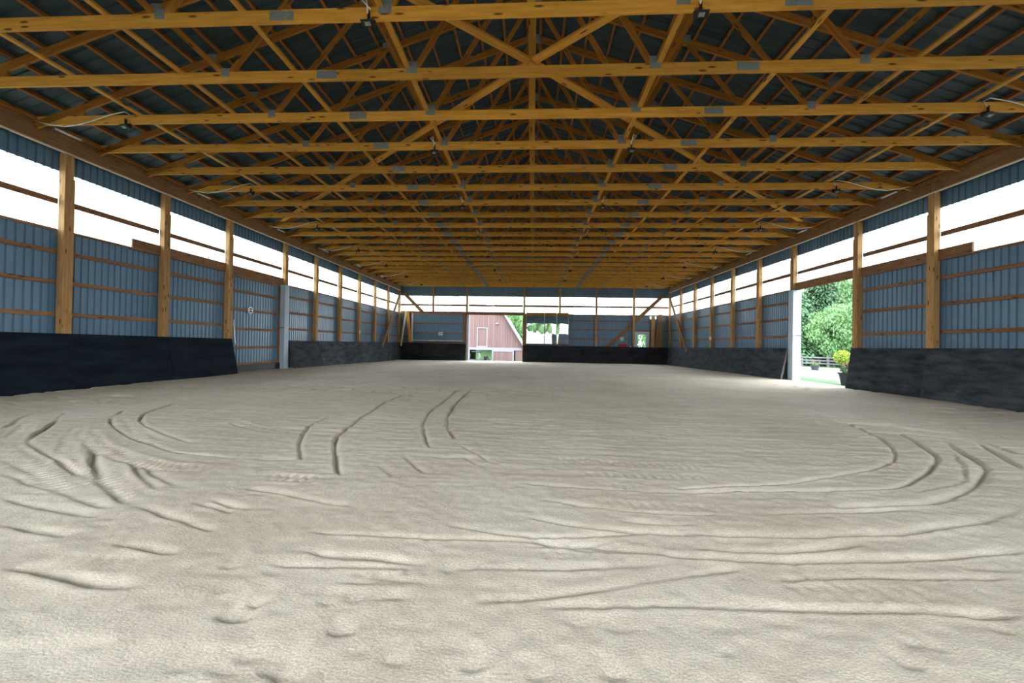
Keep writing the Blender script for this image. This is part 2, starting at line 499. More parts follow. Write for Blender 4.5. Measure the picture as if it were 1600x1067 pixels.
# ------------------------------------------------------------------ sand floor with tractor tracks
TRACKS = [
    ('g', 0.07, 0.03, [(-7.32,6.7),(-6.9,6.16),(-6.49,5.76),(-5.95,5.35),(-5.24,4.89),(-4.68,4.61),(-4.14,4.34),(-3.87,4.25),(-3.1,4.13)]),
    ('g', 0.07, 0.025, [(-6.74,8.02),(-7.09,7.53),(-6.77,6.65),(-6.44,6.18),(-6.07,5.82),(-5.48,5.41),(-4.73,4.99),(-4.14,4.71)]),
    ('g', 0.09, 0.045, [(-5.1,4.34),(-4.74,4.03),(-4.33,3.7),(-3.99,3.45),(-3.61,3.21),(-3.33,3.05),(-3.05,2.9)]),
    ('g', 0.08, 0.03, [(-4.18,3.92),(-3.71,3.58),(-3.37,3.36),(-3.08,3.18)]),
    ('g', 0.08, 0.03, [(-3.98,3.86),(-3.58,3.6),(-3.24,3.4),(-3,3.28)]),
    ('l', 0.16, 0.022, [(-6.58,5.43),(-5.84,4.72),(-5.32,4.26),(-5,4),(-4.47,3.65),(-3.89,3.3)]),
    ('l', 0.2, 0.028, [(-6.24,5.23),(-5.45,4.64),(-4.96,4.35),(-4.47,4.11),(-4,3.9),(-3.65,3.81),(-3.29,3.77),(-2.95,3.74)]),
    ('l', 0.2, 0.022, [(-6.61,6.1),(-5.92,5.61),(-5.24,5.06),(-4.65,4.74),(-4.35,4.59)]),
    ('g', 0.07, 0.025, [(-3.03,2.91),(-2.82,2.82),(-2.57,2.72),(-2.28,2.65)]),
    ('g', 0.06, 0.025, [(-2.63,3),(-2.36,2.91),(-2.09,2.81)]),
    ('g', 0.06, 0.025, [(-2.56,3.08),(-2.26,2.96),(-2.01,2.9)]),
    ('l', 0.18, 0.022, [(-4.16,3.68),(-3.76,3.44),(-3.41,3.23),(-3.08,3.05)]),
    ('g', 0.08, 0.03, [(-8.11,6.45),(-6.97,5.3),(-6.47,4.77),(-6.19,4.55),(-5.71,4.27),(-5.09,3.95),(-4.52,3.64),(-4.2,3.46)]),
    ('l', 0.26, 0.035, [(-6.28,4.36),(-5.72,4.06),(-5.16,3.81),(-4.66,3.59),(-4.17,3.37),(-3.65,3.13)]),
    ('g', 0.08, 0.03, [(-4.92,3.42),(-4.66,3.35),(-4.26,3.21),(-3.92,3.1),(-3.48,2.94),(-3.19,2.86),(-3.1,2.91)]),
    ('g', 0.09, 0.04, [(-4.24,2.96),(-3.86,2.85),(-3.58,2.79),(-3.27,2.73),(-3.03,2.69)]),
    ('l', 0.16, 0.022, [(-7.6,5.56),(-6.99,5.06),(-6.51,4.63)]),
    ('g', 0.1, 0.03, [(-7.38,5.08),(-7.65,5.38),(-8.25,5.97),(-8.38,6.41),(-8.39,6.94),(-8.54,7.71)]),
    ('g', 0.08, 0.045, [(-3.09,9.74),(-3.07,8.31),(-2.84,6.6),(-2.62,5.52),(-2.51,5.04),(-2.26,4.54),(-1.96,4.02),(-1.74,3.67)]),
    ('g', 0.07, 0.03, [(-3.45,6.74),(-3.34,6.02),(-3.24,5.56),(-2.85,4.81),(-2.4,4.1)]),
    ('g', 0.09, 0.03, [(-1.63,4.23),(-1.41,3.92),(-1.2,3.66)]),
    ('g', 0.07, 0.03, [(-1.45,4.59),(-1.26,4.27),(-1.11,4.03),(-0.93,3.83)]),
    ('l', 0.2, 0.03, [(-4.7,6.03),(-4.23,5.72),(-3.8,5.53),(-3.25,5.36)]),
    ('l', 0.18, 0.03, [(-2.5,3.63),(-2.27,3.62),(-2.08,3.6),(-1.84,3.6)]),
    ('g', 0.07, 0.03, [(-2.47,3.35),(-2.21,3.29),(-1.94,3.21),(-1.56,3.09),(-1.29,3.05)]),
    ('g', 0.09, 0.05, [(-1.63,11.01),(-1.52,8.25),(-1.37,6.9),(-1.16,5.87),(-0.94,5.29)]),
    ('g', 0.09, 0.05, [(-1.99,10.94),(-1.87,8.34),(-1.82,7.28),(-1.57,5.97),(-1.32,5.18),(-1.11,4.72)]),
    ('g', 0.07, 0.03, [(-0.85,5.01),(-0.57,4.64),(-0.24,4.18)]),
    ('g', 0.06, 0.03, [(-0.74,4.62),(-0.56,4.3),(-0.35,4.1)]),
    ('g', 0.08, 0.035, [(5.76,7.38),(5.47,6.45),(5.16,5.81),(4.8,5.28),(4.41,4.89),(3.92,4.54),(3.48,4.34),(2.78,4.02),(2.4,3.9),(1.42,3.69)]),
    ('g', 0.09, 0.045, [(6.01,6.63),(5.74,6.07),(5.38,5.46),(5.22,5.19),(4.76,4.75),(4.36,4.43),(3.8,4.06),(3.25,3.86),(2.6,3.75),(1.53,3.61)]),
    ('g', 0.12, 0.05, [(6.37,6.35),(5.96,5.73),(5.6,5.16),(5.28,4.74),(4.8,4.32),(4.37,4.01),(3.79,3.68),(3.39,3.54),(2.63,3.4)]),
    ('g', 0.09, 0.05, [(6.62,6.04),(6.2,5.44),(5.85,4.96),(5.63,4.67)]),
    ('g', 0.09, 0.04, [(6.78,6.97),(6.75,6.4),(6.67,5.91),(6.4,5.32)]),
    ('g', 0.08, 0.05, [(7.6,6.72),(7.31,6.21)]),
    ('g', 0.08, 0.04, [(7.83,7.52),(7.44,6.94)]),
    ('g', 0.08, 0.03, [(5.42,4.88),(5.16,4.56),(4.63,4.12),(4.11,3.78),(3.55,3.57)]),
    ('g', 0.09, 0.04, [(4.32,3.56),(4.01,3.4),(3.57,3.22),(3.04,3.04),(2.68,2.95),(2.12,2.86),(1.78,2.85),(1.34,2.84)]),
    ('g', 0.06, 0.03, [(1.65,2.61),(1.87,2.65),(2.11,2.7),(2.29,2.74)]),
    ('g', 0.06, 0.03, [(1.59,2.52),(1.89,2.54),(2.33,2.6),(2.66,2.64),(3.01,2.7),(3.39,2.77)]),
    ('g', 0.06, 0.03, [(1.99,3.2),(2.41,3.27),(2.83,3.34),(3.29,3.43)]),
    ('g', 0.07, 0.03, [(3.62,3.81),(3.93,3.96),(4.37,4.14),(4.76,4.42),(5.59,5.37)]),
    ('l', 0.2, 0.022, [(3.19,4.64),(3.62,4.74),(4.03,4.92),(4.74,5.43)]),
    ('l', 0.2, 0.022, [(3.89,4.43),(4.42,4.65),(4.88,4.95)]),
    ('g', 0.06, 0.03, [(-0.04,3.03),(0.21,2.94),(0.55,2.86),(0.89,2.83),(1.32,2.79)]),
    ('g', 0.07, 0.035, [(-0.02,2.7),(0.25,2.61),(0.56,2.59),(0.86,2.55),(1.1,2.51),(1.59,2.52)]),
    ('g', 0.05, 0.02, [(-0.01,2.53),(0.41,2.59),(0.75,2.72)]),
    ('g', 0.06, 0.03, [(-0,2.28),(0.38,2.33),(0.67,2.38),(1.07,2.43)]),
    ('g', 0.06, 0.025, [(0.68,3.18),(1.1,3.16),(1.6,3.15)]),
    ('g', 0.06, 0.025, [(0.7,3.01),(1.04,2.96),(1.39,2.97)]),
    ('g', 0.06, 0.025, [(-0.08,3.73),(0.52,3.62),(1.24,3.6),(1.96,3.63)]),
    ('g', 0.06, 0.025, [(0.15,3.33),(0.6,3.21),(1.05,3.2)]),
    ('l', 0.12, 0.03, [(0.07,3.84),(0.31,3.84)]),
    ('l', 0.12, 0.03, [(0.73,3.73),(1.2,3.69)]),
    ('l', 0.14, 0.03, [(0.53,4),(2.02,4.06)]),
    ('l', 0.2, 0.03, [(0.25,4.5),(1.14,4.41),(2.13,4.35)]),
    ('l', 0.1, 0.03, [(0.04,2.45),(0.75,2.5)]),
    ('l', 0.14, 0.025, [(0.59,3.3),(1.79,3.29)]),
    ('g', 0.06, 0.03, [(-2.27,2.62),(-2.05,2.56)]),
    ('g', 0.06, 0.03, [(-1.39,2.39),(-1.03,2.31),(-0.48,2.29)]),
    ('g', 0.05, 0.025, [(-1.51,2.21),(-1.12,2.21),(-0.47,2.26)]),
    ('g', 0.05, 0.02, [(-1.13,1.89),(-0.97,1.88)]),
    ('g', 0.05, 0.025, [(-1.2,2.36),(-0.45,2.29)]),
    ('g', 0.05, 0.02, [(-0.44,2.27),(0.14,2.29),(0.52,2.34),(0.92,2.4)]),
    ('g', 0.06, 0.035, [(-0.25,1.98),(0.08,2.04),(0.37,2.1),(0.88,2.26),(1.45,2.44)]),
    ('g', 0.06, 0.04, [(0.09,1.98),(0.47,2),(0.79,2.02),(1.24,2.05),(1.72,2.07),(2.16,2.09),(2.36,2.08),(2.63,2.1)]),
    ('g', 0.08, 0.03, [(-0.8,1.96),(-0.42,2)]),
    ('g', 0.05, 0.025, [(-1.5,2.61),(-0.73,2.59),(-0,2.62),(0.42,2.55),(0.97,2.54)]),
    ('g', 0.05, 0.02, [(-0.96,2.15),(-0.38,2.12)]),
    ('g', 0.05, 0.02, [(-1.05,2.08),(-0.45,2.11)]),
    ('g', 0.05, 0.02, [(-0.54,2.79),(0.14,2.69),(1.07,2.84)]),
    ('g', 0.06, 0.03, [(1.04,2.52),(1.3,2.51),(1.97,2.53),(2.71,2.64),(3.39,2.77)]),
    ('g', 0.06, 0.03, [(1.08,2.62),(1.7,2.63),(2.09,2.69),(2.43,2.78)]),
    ('g', 0.05, 0.025, [(1.39,2.3),(1.84,2.36),(2.37,2.41),(3.01,2.45)]),
    ('g', 0.06, 0.03, [(1.16,2.83),(1.6,2.82),(2.21,2.86),(2.92,3),(3.95,3.39)]),
    ('g', 0.05, 0.02, [(2.7,2.56),(3.07,2.5)]),
    ('l', 0.14, 0.02, [(1.39,2.2),(1.98,2.23),(2.42,2.23)]),
    ('g', 0.08, 0.035, [(-3.61,2.53),(-3.26,2.46),(-2.89,2.41)]),
    ('g', 0.07, 0.035, [(-2.6,2.36),(-2.24,2.29),(-2.03,2.26)]),
    ('g', 0.08, 0.04, [(-2.9,2.05),(-2.51,2),(-2.18,1.94),(-1.94,1.94)]),
    ('g', 0.05, 0.025, [(-2.44,2.67),(-2.04,2.55)]),
    ('l', 0.14, 0.02, [(-2.81,2.15),(-2.5,2.15),(-2.21,2.13)]),
    ('l', 0.1, 0.03, [(-3.24,2.23),(-3.16,2.29)]),
    ('g', 0.05, 0.02, [(-1.81,2.49),(-1.57,2.42)]),
    ('g', 0.05, 0.025, [(-1.36,2.37),(-1.02,2.31)])]
PRINTS = [(-1.64,2.19,0.14,0.09,0.05),(-1.31,1.82,0.26,0.16,0.06),(-1.27,1.92,0.16,0.13,0.04),(-0.93,1.95,0.16,0.12,0.03),(-0.81,1.98,0.14,0.12,0.03),(-0.85,1.51,0.2,0.14,0.05),(-0.76,1.76,0.2,0.12,0.05),(-1.34,2.14,0.14,0.1,0.02),(-1.51,1.98,0.16,0.1,0.02),(-0.46,1.63,0.18,0.14,0.03),(-1.06,1.59,0.16,0.12,0.03),(-0.37,2.26,0.13,0.11,0.03),(-0.87,2.18,0.07,0.06,0.03),(-0.76,2.19,0.07,0.06,0.03),(-0.68,2.19,0.07,0.06,0.03),(-0.6,2.21,0.07,0.06,0.03),(-0.49,2.21,0.07,0.06,0.03),(-0.13,1.61,0.16,0.1,0.04),(0.13,1.58,0.14,0.1,0.03),(0.44,1.61,0.16,0.1,0.04),(0.52,1.87,0.3,0.1,0.015),(0.34,1.89,0.2,0.1,0.015),(1.73,2.48,0.1,0.08,0.02),(2.56,2.68,0.1,0.08,0.02),(1.73,2.37,0.1,0.07,0.03),(1.7,1.75,0.12,0.1,0.04),(0.97,1.74,0.05,0.04,0.03),(1.92,1.85,0.12,0.08,0.03),(1.83,1.87,0.1,0.08,0.03),(2.6,2.29,0.06,0.05,0.03),(1.59,2.34,0.1,0.06,0.02),(2.35,1.99,0.14,0.08,0.03),(-1.12,1.53,0.2,0.14,0.03),(-1.3,1.53,0.2,0.14,0.02),(-0.92,1.54,0.2,0.14,0.04),(-2.21,1.78,0.14,0.1,0.015),(-2.43,1.78,0.12,0.1,0.015)]



def value_noise(x, y, seed):
    rs = np.random.RandomState(seed)
    T = rs.rand(256, 256)
    xi = np.floor(x).astype(int)
    yi = np.floor(y).astype(int)
    fx = x - xi
    fy = y - yi
    fx = fx * fx * (3 - 2 * fx)
    fy = fy * fy * (3 - 2 * fy)
    a = T[xi & 255, yi & 255]
    b_ = T[(xi + 1) & 255, yi & 255]
    c = T[xi & 255, (yi + 1) & 255]
    d = T[(xi + 1) & 255, (yi + 1) & 255]
    return (a * (1 - fx) + b_ * fx) * (1 - fy) + (c * (1 - fx) + d * fx) * fy - 0.5


def smooth_poly(P, sub=5):
    P = [np.array(p, float) for p in P]
    if len(P) < 3:
        return [P[0] + (P[-1] - P[0]) * t for t in np.linspace(0, 1, 5)]
    Q = [2 * P[0] - P[1]] + P + [2 * P[-1] - P[-2]]
    out = []
    for i in range(1, len(Q) - 2):
        p0, p1, p2, p3 = Q[i - 1:i + 3]
        for t in np.linspace(0, 1, sub, endpoint=False):
            out.append(0.5 * (2 * p1 + (p2 - p0) * t + (2 * p0 - 5 * p1 + 4 * p2 - p3) * t * t + (3 * p1 - p0 - 3 * p2 + p3) * t ** 3))
    out.append(P[-1])
    return out


def build_floor():
    xs = np.arange(-10.96, 11.02, 0.021)
    ys = np.concatenate([np.arange(-4.2, 0.8, 0.12), np.arange(0.8, 3.2, 0.014), np.arange(3.2, 7.0, 0.02), np.arange(7.0, 12.0, 0.04),
                         np.arange(12.0, 20.0, 0.06), np.arange(20.0, 31.6, 0.09), [31.6]])
    nx, ny = len(xs), len(ys)
    X, Y = np.meshgrid(xs, ys)
    H = floor_base(X, Y)
    # soft unevenness
    H += (0.008 + 0.014 * sstep(3, 8, Y)) * value_noise(X * 0.5 + 9, Y * 0.5, 1) + 0.006 * value_noise(X * 1.5, Y * 1.7 + 3, 2)
    # harrow lines: concentric with the walls, warped
    wx = X + 0.5 * value_noise(X * 0.35, Y * 0.35, 5)
    wy = Y + 0.5 * value_noise(X * 0.35 + 40, Y * 0.35, 6)
    cx, cy, hx, hy, rad = -0.4, 13.5, 9.5, 12.3, 4.6
    qx = np.abs(wx - cx) - (hx - rad)
    qy = np.abs(wy - cy) - (hy - rad)
    D = np.hypot(np.maximum(qx, 0), np.maximum(qy, 0)) + np.minimum(np.maximum(qx, qy), 0) - rad
    A = np.arctan2(wy - cy, wx - cx)
    lines = value_noise(D * 7, A * 5, 11) * 0.55 + value_noise(D * 13, A * 9, 12) * 0.35
    streak = value_noise(X * 1.1, Y * 9, 13) * 0.6 + value_noise(X * 2.3 + 17, Y * 18, 14) * 0.6 + 0.5 * value_noise(X * 5 + 31, Y * 11, 19)
    edge = sstep(5.5, 9.0, np.abs(X)) * sstep(7, 11, Y)
    near = sstep(6.5, 2.2, Y)
    wmix = np.clip(edge + near, 0, 1)
    amp = 0.011 + 0.008 * value_noise(X * 0.4 + 5, Y * 0.4, 15)
    crease = np.exp(-(value_noise(D * 5.5 + 3, A * 4 + 9, 16) / 0.035) ** 2) + 0.7 * np.exp(-(value_noise(D * 9 + 30, A * 7 + 5, 17) / 0.05) ** 2)
    H -= 0.005 * sstep(2.6, 4.0, Y) * crease * np.clip(edge + near, 0, 1) * sstep(-0.2, 0.15, value_noise(X * 0.8, Y * 0.8 + 60, 18))
    H += amp * (wmix * lines * (1.1 - 0.6 * near) + (1 - wmix) * streak * 1.9)
    # loose crumbs
    H += 0.005 * value_noise(X * 7, Y * 9, 21) + 0.007 * value_noise(X * 15, Y * 19, 22) * sstep(12, 4, Y)
    # hoof-pocked bands
    pock = value_noise(X * 4.2, Y * 5.5, 23)
    band = sstep(0.05, 0.25, value_noise(X * 0.3 + 3, Y * 0.55 + 8, 24))
    H -= 0.036 * sstep(3.4, 5.0, Y) * band * sstep(0.12, 0.4, pock)

    for kind, w, d, pts in TRACKS:
        S = smooth_poly(pts)
        w, d = (w * (0.62 - 0.25 * float(sstep(4.2, 7.0, max(p[1] for p in pts)))), d * ((0.75 if pts[0][0] < -0.5 else 0.5) + 0.55 * float(sstep(4.2, 7.0, max(p[1] for p in pts))))) if kind == 'g' else (w * 0.9, d * (1.7 if pts[0][0] < -1.5 and pts[0][1] > 2.6 else 0.5))
        A0 = np.array(S)
        mg = w * 3.2 + 0.05
        i0, i1 = np.searchsorted(xs, [A0[:, 0].min() - mg, A0[:, 0].max() + mg])
        j0, j1 = np.searchsorted(ys, [A0[:, 1].min() - mg, A0[:, 1].max() + mg])
        if i1 <= i0 or j1 <= j0:
            continue
        gx = X[j0:j1, i0:i1] + 0.035 * value_noise(X[j0:j1, i0:i1] * 2.5, Y[j0:j1, i0:i1] * 2.5, 31)
        gy = Y[j0:j1, i0:i1] + 0.035 * value_noise(X[j0:j1, i0:i1] * 2.5, Y[j0:j1, i0:i1] * 2.5, 32)
        best = np.full(gx.shape, 1e9)
        side = np.zeros(gx.shape)
        yside = np.zeros(gx.shape)
        arc = np.zeros(gx.shape)
        s0 = 0.0
        for a, c in zip(S[:-1], S[1:]):
            ab = c - a
            L = float(np.hypot(*ab))
            if L < 1e-6:
                continue
            tt = np.clip(((gx - a[0]) * ab[0] + (gy - a[1]) * ab[1]) / (L * L), 0, 1)
            px = gx - (a[0] + ab[0] * tt)
            py = gy - (a[1] + ab[1] * tt)
            dd = np.hypot(px, py)
            mk = dd < best
            best[mk] = dd[mk]
            yside[mk] = (py - 0.25 * px)[mk]
            side[mk] = (ab[0] * py - ab[1] * px)[mk] / L
            arc[mk] = (s0 + tt * L)[mk]
            s0 += L
        endf = sstep(0, 0.25, arc) * sstep(0, 0.25, s0 - arc)
        md = endf * (0.75 + 1.2 * value_noise(gx * 1.3 + 50, gy * 1.3, 33))
        if kind == 'g':
            sgn = np.where(yside > 0, 1.0, -1.0)
            q_ = best * sgn
            dh = -1.25 * d * np.where(q_ < 0, np.exp(-(q_ / max(0.013, w * 0.25)) ** 2), np.exp(-(q_ / (w * 1.1)) ** 2)) + 0.22 * d * np.exp(-((q_ + w * 0.9) / (w * 0.6)) ** 2)
        else:
            ph = arc / 0.095 + np.abs(side) * 3.0
            lugp = np.clip((np.cos(2 * np.pi * ph) - 0.1) / 0.7, 0, 1)
            env = sstep(w * 0.62, w * 0.45, best)
            dh = -0.7 * d * env * lugp + 0.12 * d * np.exp(-((best - w * 0.75) / (w * 0.18)) ** 2)
        H[j0:j1, i0:i1] += dh * md
    for (x, y, rx, ry, d) in PRINTS:
        d *= 0.27
        rx *= 0.8
        ry *= 0.8
        i0, i1 = np.searchsorted(xs, [x - 1.5 * rx, x + 1.5 * rx])
        j0, j1 = np.searchsorted(ys, [y - 1.5 * ry, y + 5 * ry])
        gx = X[j0:j1, i0:i1]
        gy = Y[j0:j1, i0:i1]
        e = np.hypot((gx - x) / rx * 2, (gy - y) / ry * 2)
        u = np.clip(np.abs(gx - x + 0.2 * (gy - y)) / rx * 2, 0, 1)
        yn = y - ry / 2 * np.sqrt(1 - u * u)
        t_ = gy - yn
        H[j0:j1, i0:i1] += -1.1 * d * sstep(-0.012, 0.012, t_) * np.exp(-(np.maximum(t_, 0) / (1.2 * ry)) ** 2) * sstep(1.0, 0.45, u)
    verts = np.stack([X, Y, H], -1).reshape(-1, 3).astype(np.float32)
    jj, ii = np.meshgrid(np.arange(ny - 1), np.arange(nx - 1), indexing='ij')
    a = (jj * nx + ii).ravel()
    quads = np.stack([a, a + 1, a + nx + 1, a + nx], -1).astype(np.int32)
    me = bpy.data.meshes.new('floor')
    me.vertices.add(len(verts))
    me.vertices.foreach_set('co', verts.ravel())
    me.loops.add(quads.size)
    me.loops.foreach_set('vertex_index', quads.ravel())
    me.polygons.add(len(quads))
    me.polygons.foreach_set('loop_start', np.arange(0, quads.size, 4, dtype=np.int32))
    me.polygons.foreach_set('loop_total', np.full(len(quads), 4, dtype=np.int32))
    me.update(calc_edges=True)
    me.polygons.foreach_set('use_smooth', np.ones(len(quads), dtype=bool))
    me.materials.append(M_SAND)
    o = link('floor', me)
    tag(o, 'grey beige sand arena floor with curved tractor tyre tracks and footprints', kind='structure')
    return o


build_floor()

# ------------------------------------------------------------------ outdoor ground
def ground_h(x, y):
    r = -0.10 - 0.025 * np.maximum(np.asarray(x, float) - 12, 0)
    r = np.maximum(r, -0.75)
    far = -1.62 * sstep(32.5, 41, y) * (1 - sstep(4, 16, x))
    hill = 5.5 * sstep(-14, -95, y)
    bank = 7.5 * sstep(56, 95, y) * (1 - sstep(10, 24, x))
    return r + far + hill + bank


def terrain(name, x0, x1, y0, y1, n, mat, lift=0.0, label=None, skip=None):
    xs = np.linspace(x0, x1, n)
    ys = np.linspace(y0, y1, n)
    X, Y = np.meshgrid(xs, ys)
    H = ground_h(X, Y) + lift
    v = np.stack([X, Y, H], -1).reshape(-1, 3).tolist()
    f = []
    for j in range(n - 1):
        for i in range(n - 1):
            cx_, cy_ = (xs[i] + xs[i + 1]) / 2, (ys[j] + ys[j + 1]) / 2
            if skip and skip[0] < cx_ < skip[1] and skip[2] < cy_ < skip[3]:
                continue
            a = j * n + i
            f.append((a, a + 1, a + n + 1, a + n))
    o = mesh_obj(name, v, f, mat)
    return tag(o, label, kind='structure')


terrain('ground', -90, 110, -4.0, 150, 156, M_GRASS, -0.06, 'green grass ground outside around the arena', skip=(-10.5, 10.6, -20, 31))
terrain('lawn', 10.98, 13.3, 9.0, 24.0, 12, M_GRASS, 0.09, 'strip of short green grass outside the right doorway')
terrain('driveway', 13.0, 46, 4, 43.0, 40, M_GRAVEL, 0.0, 'pale gravel yard outside the right doorway')
terrain('field', -120, 130, -130, -4.0, 40, M_FIELD, -0.02, 'dry pale field behind the camera')

# ------------------------------------------------------------------ walls
ZB, ZT = 3.82, 5.17          # window band
ZBEAM0, ZBEAM1 = 5.592, 6.005  # eave beam
LP = [-1.17, 1.27, 3.71, 6.15, 8.59, 11.03, 13.47, 16.64, 19.08, 21.52, 23.96, 26.40, 28.84, 31.28]
RP = [-1.06, 1.375, 3.815, 6.255, 8.695, 11.135, 13.575, 16.74, 19.18, 21.62, 24.06, 26.50, 28.94, 31.28]
PW, PD = 0.16, 0.20
XC = XI + 0.215              # cladding plane


def side_wall(S, posts, name, door_i, label, step_y):
    """S = -1 left, +1 right; door bay lies between posts[door_i] and posts[door_i+1]"""
    wall = setting(name, label=label)
    bounds = [-1.6] + [p - PD / 2 for p in posts[1:-1]] + [31.45]

    def sheet(y0, y1, z0, z1, mat, nm):
        me = sheet_mesh(y1 - y0, z1 - z0, mat)
        o = link(nm, me, wall)
        # local X -> world Y ; local Y (ribs) -> outwards
        if S < 0:
            o.matrix_local = Matrix(((0, -1, 0, -XC), (1, 0, 0, y0), (0, 0, 1, z0), (0, 0, 0, 1)))
        else:
            o.matrix_local = Matrix(((0, 1, 0, XC), (-1, 0, 0, y1), (0, 0, 1, z0), (0, 0, 0, 1))) if False else Matrix(((0, 1, 0, XC), (1, 0, 0, y0), (0, 0, 1, z0), (0, 0, 0, 1)))
        return o

    for i in range(len(bounds) - 1):
        y0, y1 = bounds[i], bounds[i + 1]
        if i == door_i:
            pass
        else:
            sheet(y0, y1, -0.15, ZB, M_METAL, 'metal_sheet')
        sheet(y0, y1, ZB - 0.002, ZT + 0.002, M_PANE, 'window_pane')
        sheet(y0, y1, ZT, 6.02, M_METAL, 'metal_sheet')
        g0 = (posts[i] if i > 0 else -1.6)
        g1 = posts[i + 1] - PD if i + 1 < len(posts) else 31.2
        if i == 0:
            g0, g1 = -4.18, posts[1] - PD
        x0, x1 = S * (XC - 0.005), S * (XC - 0.045)
        if i != door_i:
            for zz in (1.84, 2.585, 3.29):
                member('girt', wall, ((x0 + x1) / 2, g0, zz), ((x0 + x1) / 2, g1, zz), 0.095, 0.04, M_GIRT)
            member('girt', wall, ((x0 + x1) / 2, g0, ZB - 0.03), ((x0 + x1) / 2, g1, ZB - 0.03), 0.06, 0.03, M_GIRT)
        member('window_bar', wall, ((x0 + x1) / 2, g0, 4.455), ((x0 + x1) / 2, g1, 4.455), 0.125, 0.05, M_GIRT)
    # header above the door, running on into the neighbouring bays
    xh = S * (XC - 0.075)
    ya, yb = step_y, posts[door_i + 1]
    cuts = [ya] + [p for p in posts if ya < p < yb] + [yb]
    for k in range(len(cuts) - 1):
        a = cuts[k]
        b_ = cuts[k + 1] - PD
        member('header_board', wall, (xh, a, 3.895), (xh, b_, 3.895), 0.30, 0.05, M_GIRT)
    # eave beam, spliced on the posts
    sp = [-4.15] + [posts[k] - PD / 2 for k in (1, 3, 5, 8, 10, 12)] + [31.2]
    for k in range(len(sp) - 1):
        dz = rnd.uniform(-0.008, 0.008)
        member('eave_beam', wall, (S * (XI + 0.02), sp[k] + 0.004, (ZBEAM0 + ZBEAM1) / 2 + dz), (S * (XI + 0.02), sp[k + 1] - 0.004, (ZBEAM0 + ZBEAM1) / 2 + dz),
               ZBEAM1 - ZBEAM0, 0.05, M_BEAM, bevel=0.006)
    member('beam_ledger', wall, (S * (XI + 0.01), -4.1, ZBEAM0 - 0.012), (S * (XI + 0.01), 31.15, ZBEAM0 - 0.012), 0.03, 0.06, M_PALEWOOD)
    # posts
    for i, p in enumerate(posts):
        if p < 5 or i == len(posts) - 1:
            pass
        n = i - 3 if S < 0 else i - 4
        side = 'left' if S < 0 else 'right'
        if n < 1:
            lab = 'brown timber post on the %s side outside the view, %s before the first visible' % (side, ORD[1 - n])
        elif i == len(posts) - 1:
            lab = 'brown timber post in the far %s corner of the arena' % side
        elif i == door_i:
            lab = 'brown timber post on the near side of the %s' % ('closed left sliding door' if S < 0 else 'open right doorway')
        elif i == door_i + 1:
            lab = 'timber post on the far side of the %s above pale trim' % ('closed left sliding door' if S < 0 else 'open right doorway')
        else:
            lab = 'brown timber post of the %s wall, %s from the camera' % (side, ORD[n])
        t = empty('timber_post', (S * (XI + 0.08), p - PD / 2, 0))
        tag(t, lab, 'post', 'timber posts along the side walls')
        # main ply carries the beam; the second ply stops at the window head
        zf = fz(S * 10.8, p) - 0.1
        dx = 0.12 if i == 0 or i == len(posts) - 1 else PD
        member('post_ply', t, (0, -0.05, zf), (0, -0.05, 5.58), PW, 0.10, M_POST, up=(1, 0, 0), bevel=0.004)
        member('post_ply', t, (0, 0.05, zf), (0, 0.05, 5.02), PW, 0.10, M_POST, up=(1, 0, 0), bevel=0.004)
        member('post_ply', t, (0, 0.035, 5.02), (0, 0.035, 5.58), PW, 0.07, M_POST, up=(1, 0, 0), bevel=0.004)
    return wall


WALL_L = side_wall(-1, LP, 'wall_left', 6, 'left arena wall of blue grey ribbed steel with timber girts and a window band', 10.04)
WALL_R = side_wall(1, RP, 'wall_right', 6, 'right arena wall of blue grey ribbed steel with an open doorway', 10.14)

# jamb covers of the two side doors
for S, y, nm, lab in ((-1, 16.64, 'trim_1', 'pale blue grey steel jamb cover beside the closed left door'), (1, 16.74, 'trim_2', 'white steel jamb cover at the far side of the open right doorway')):
    t = setting(nm, (S * 10.90, y - 0.1, 0), lab)
    zf = fz(S * 10.8, y) - 0.06
    box('jamb_cover', t, (-0.165, -0.16, zf), (0.165, -0.135, 3.74), M_JAMB)
    box('jamb_cover', t, (-0.165 if S > 0 else 0.14, -0.135, zf), (-0.14 if S > 0 else 0.165, 0.13, 3.74), M_JAMB)
    box('strap', t, (-0.168, -0.166, 1.86), (0.168, -0.16, 1.885), M_BLACK)

# the closed sliding door on the left
D = setting('door_1', (-XC - 0.02, 0, 0), 'closed sliding door of blue grey ribbed steel in the left wall')
me = sheet_mesh(16.5 - 13.4, 3.78 - 0.34, M_METAL)
o = link('metal_sheet', me, D)
o.matrix_local = Matrix(((0, -1, 0, 0.0), (1, 0, 0, 13.4), (0, 0, 1, 0.34), (0, 0, 0, 1)))
for zz in (0.40, 1.02, 1.74, 2.46, 3.14, 3.70):
    member('door_rail', D, (0.03, 13.45, zz), (0.03, 16.45, zz), 0.085, 0.04, M_GIRT)
for yy in (13.5, 16.36):
    member('door_stile', D, (0.035, yy, 0.34), (0.035, yy, 3.76), 0.09, 0.05, M_GIRT, up=(0, 1, 0))
box('dark_base_strip', D, (-0.03, 13.4, 0.0), (0.09, 16.5, 0.35), M_BLACK)  # black strip along the bottom of the door bay

# ---------------- far wall
WF = setting('wall_far', label='far end wall of blue grey ribbed steel with windows above and an open barn doorway')
FB = [-10.97, -8.05, -5.22, -0.66, 2.24, 5.14, 8.09, 10.97]
YC = 31.45


def fsheet(x0, x1, z0, z1, mat, nm, y=YC):
    me = sheet_mesh(x1 - x0, z1 - z0, mat)
    o = link(nm, me, WF)
    o.location = (x0, y, z0)
    return o


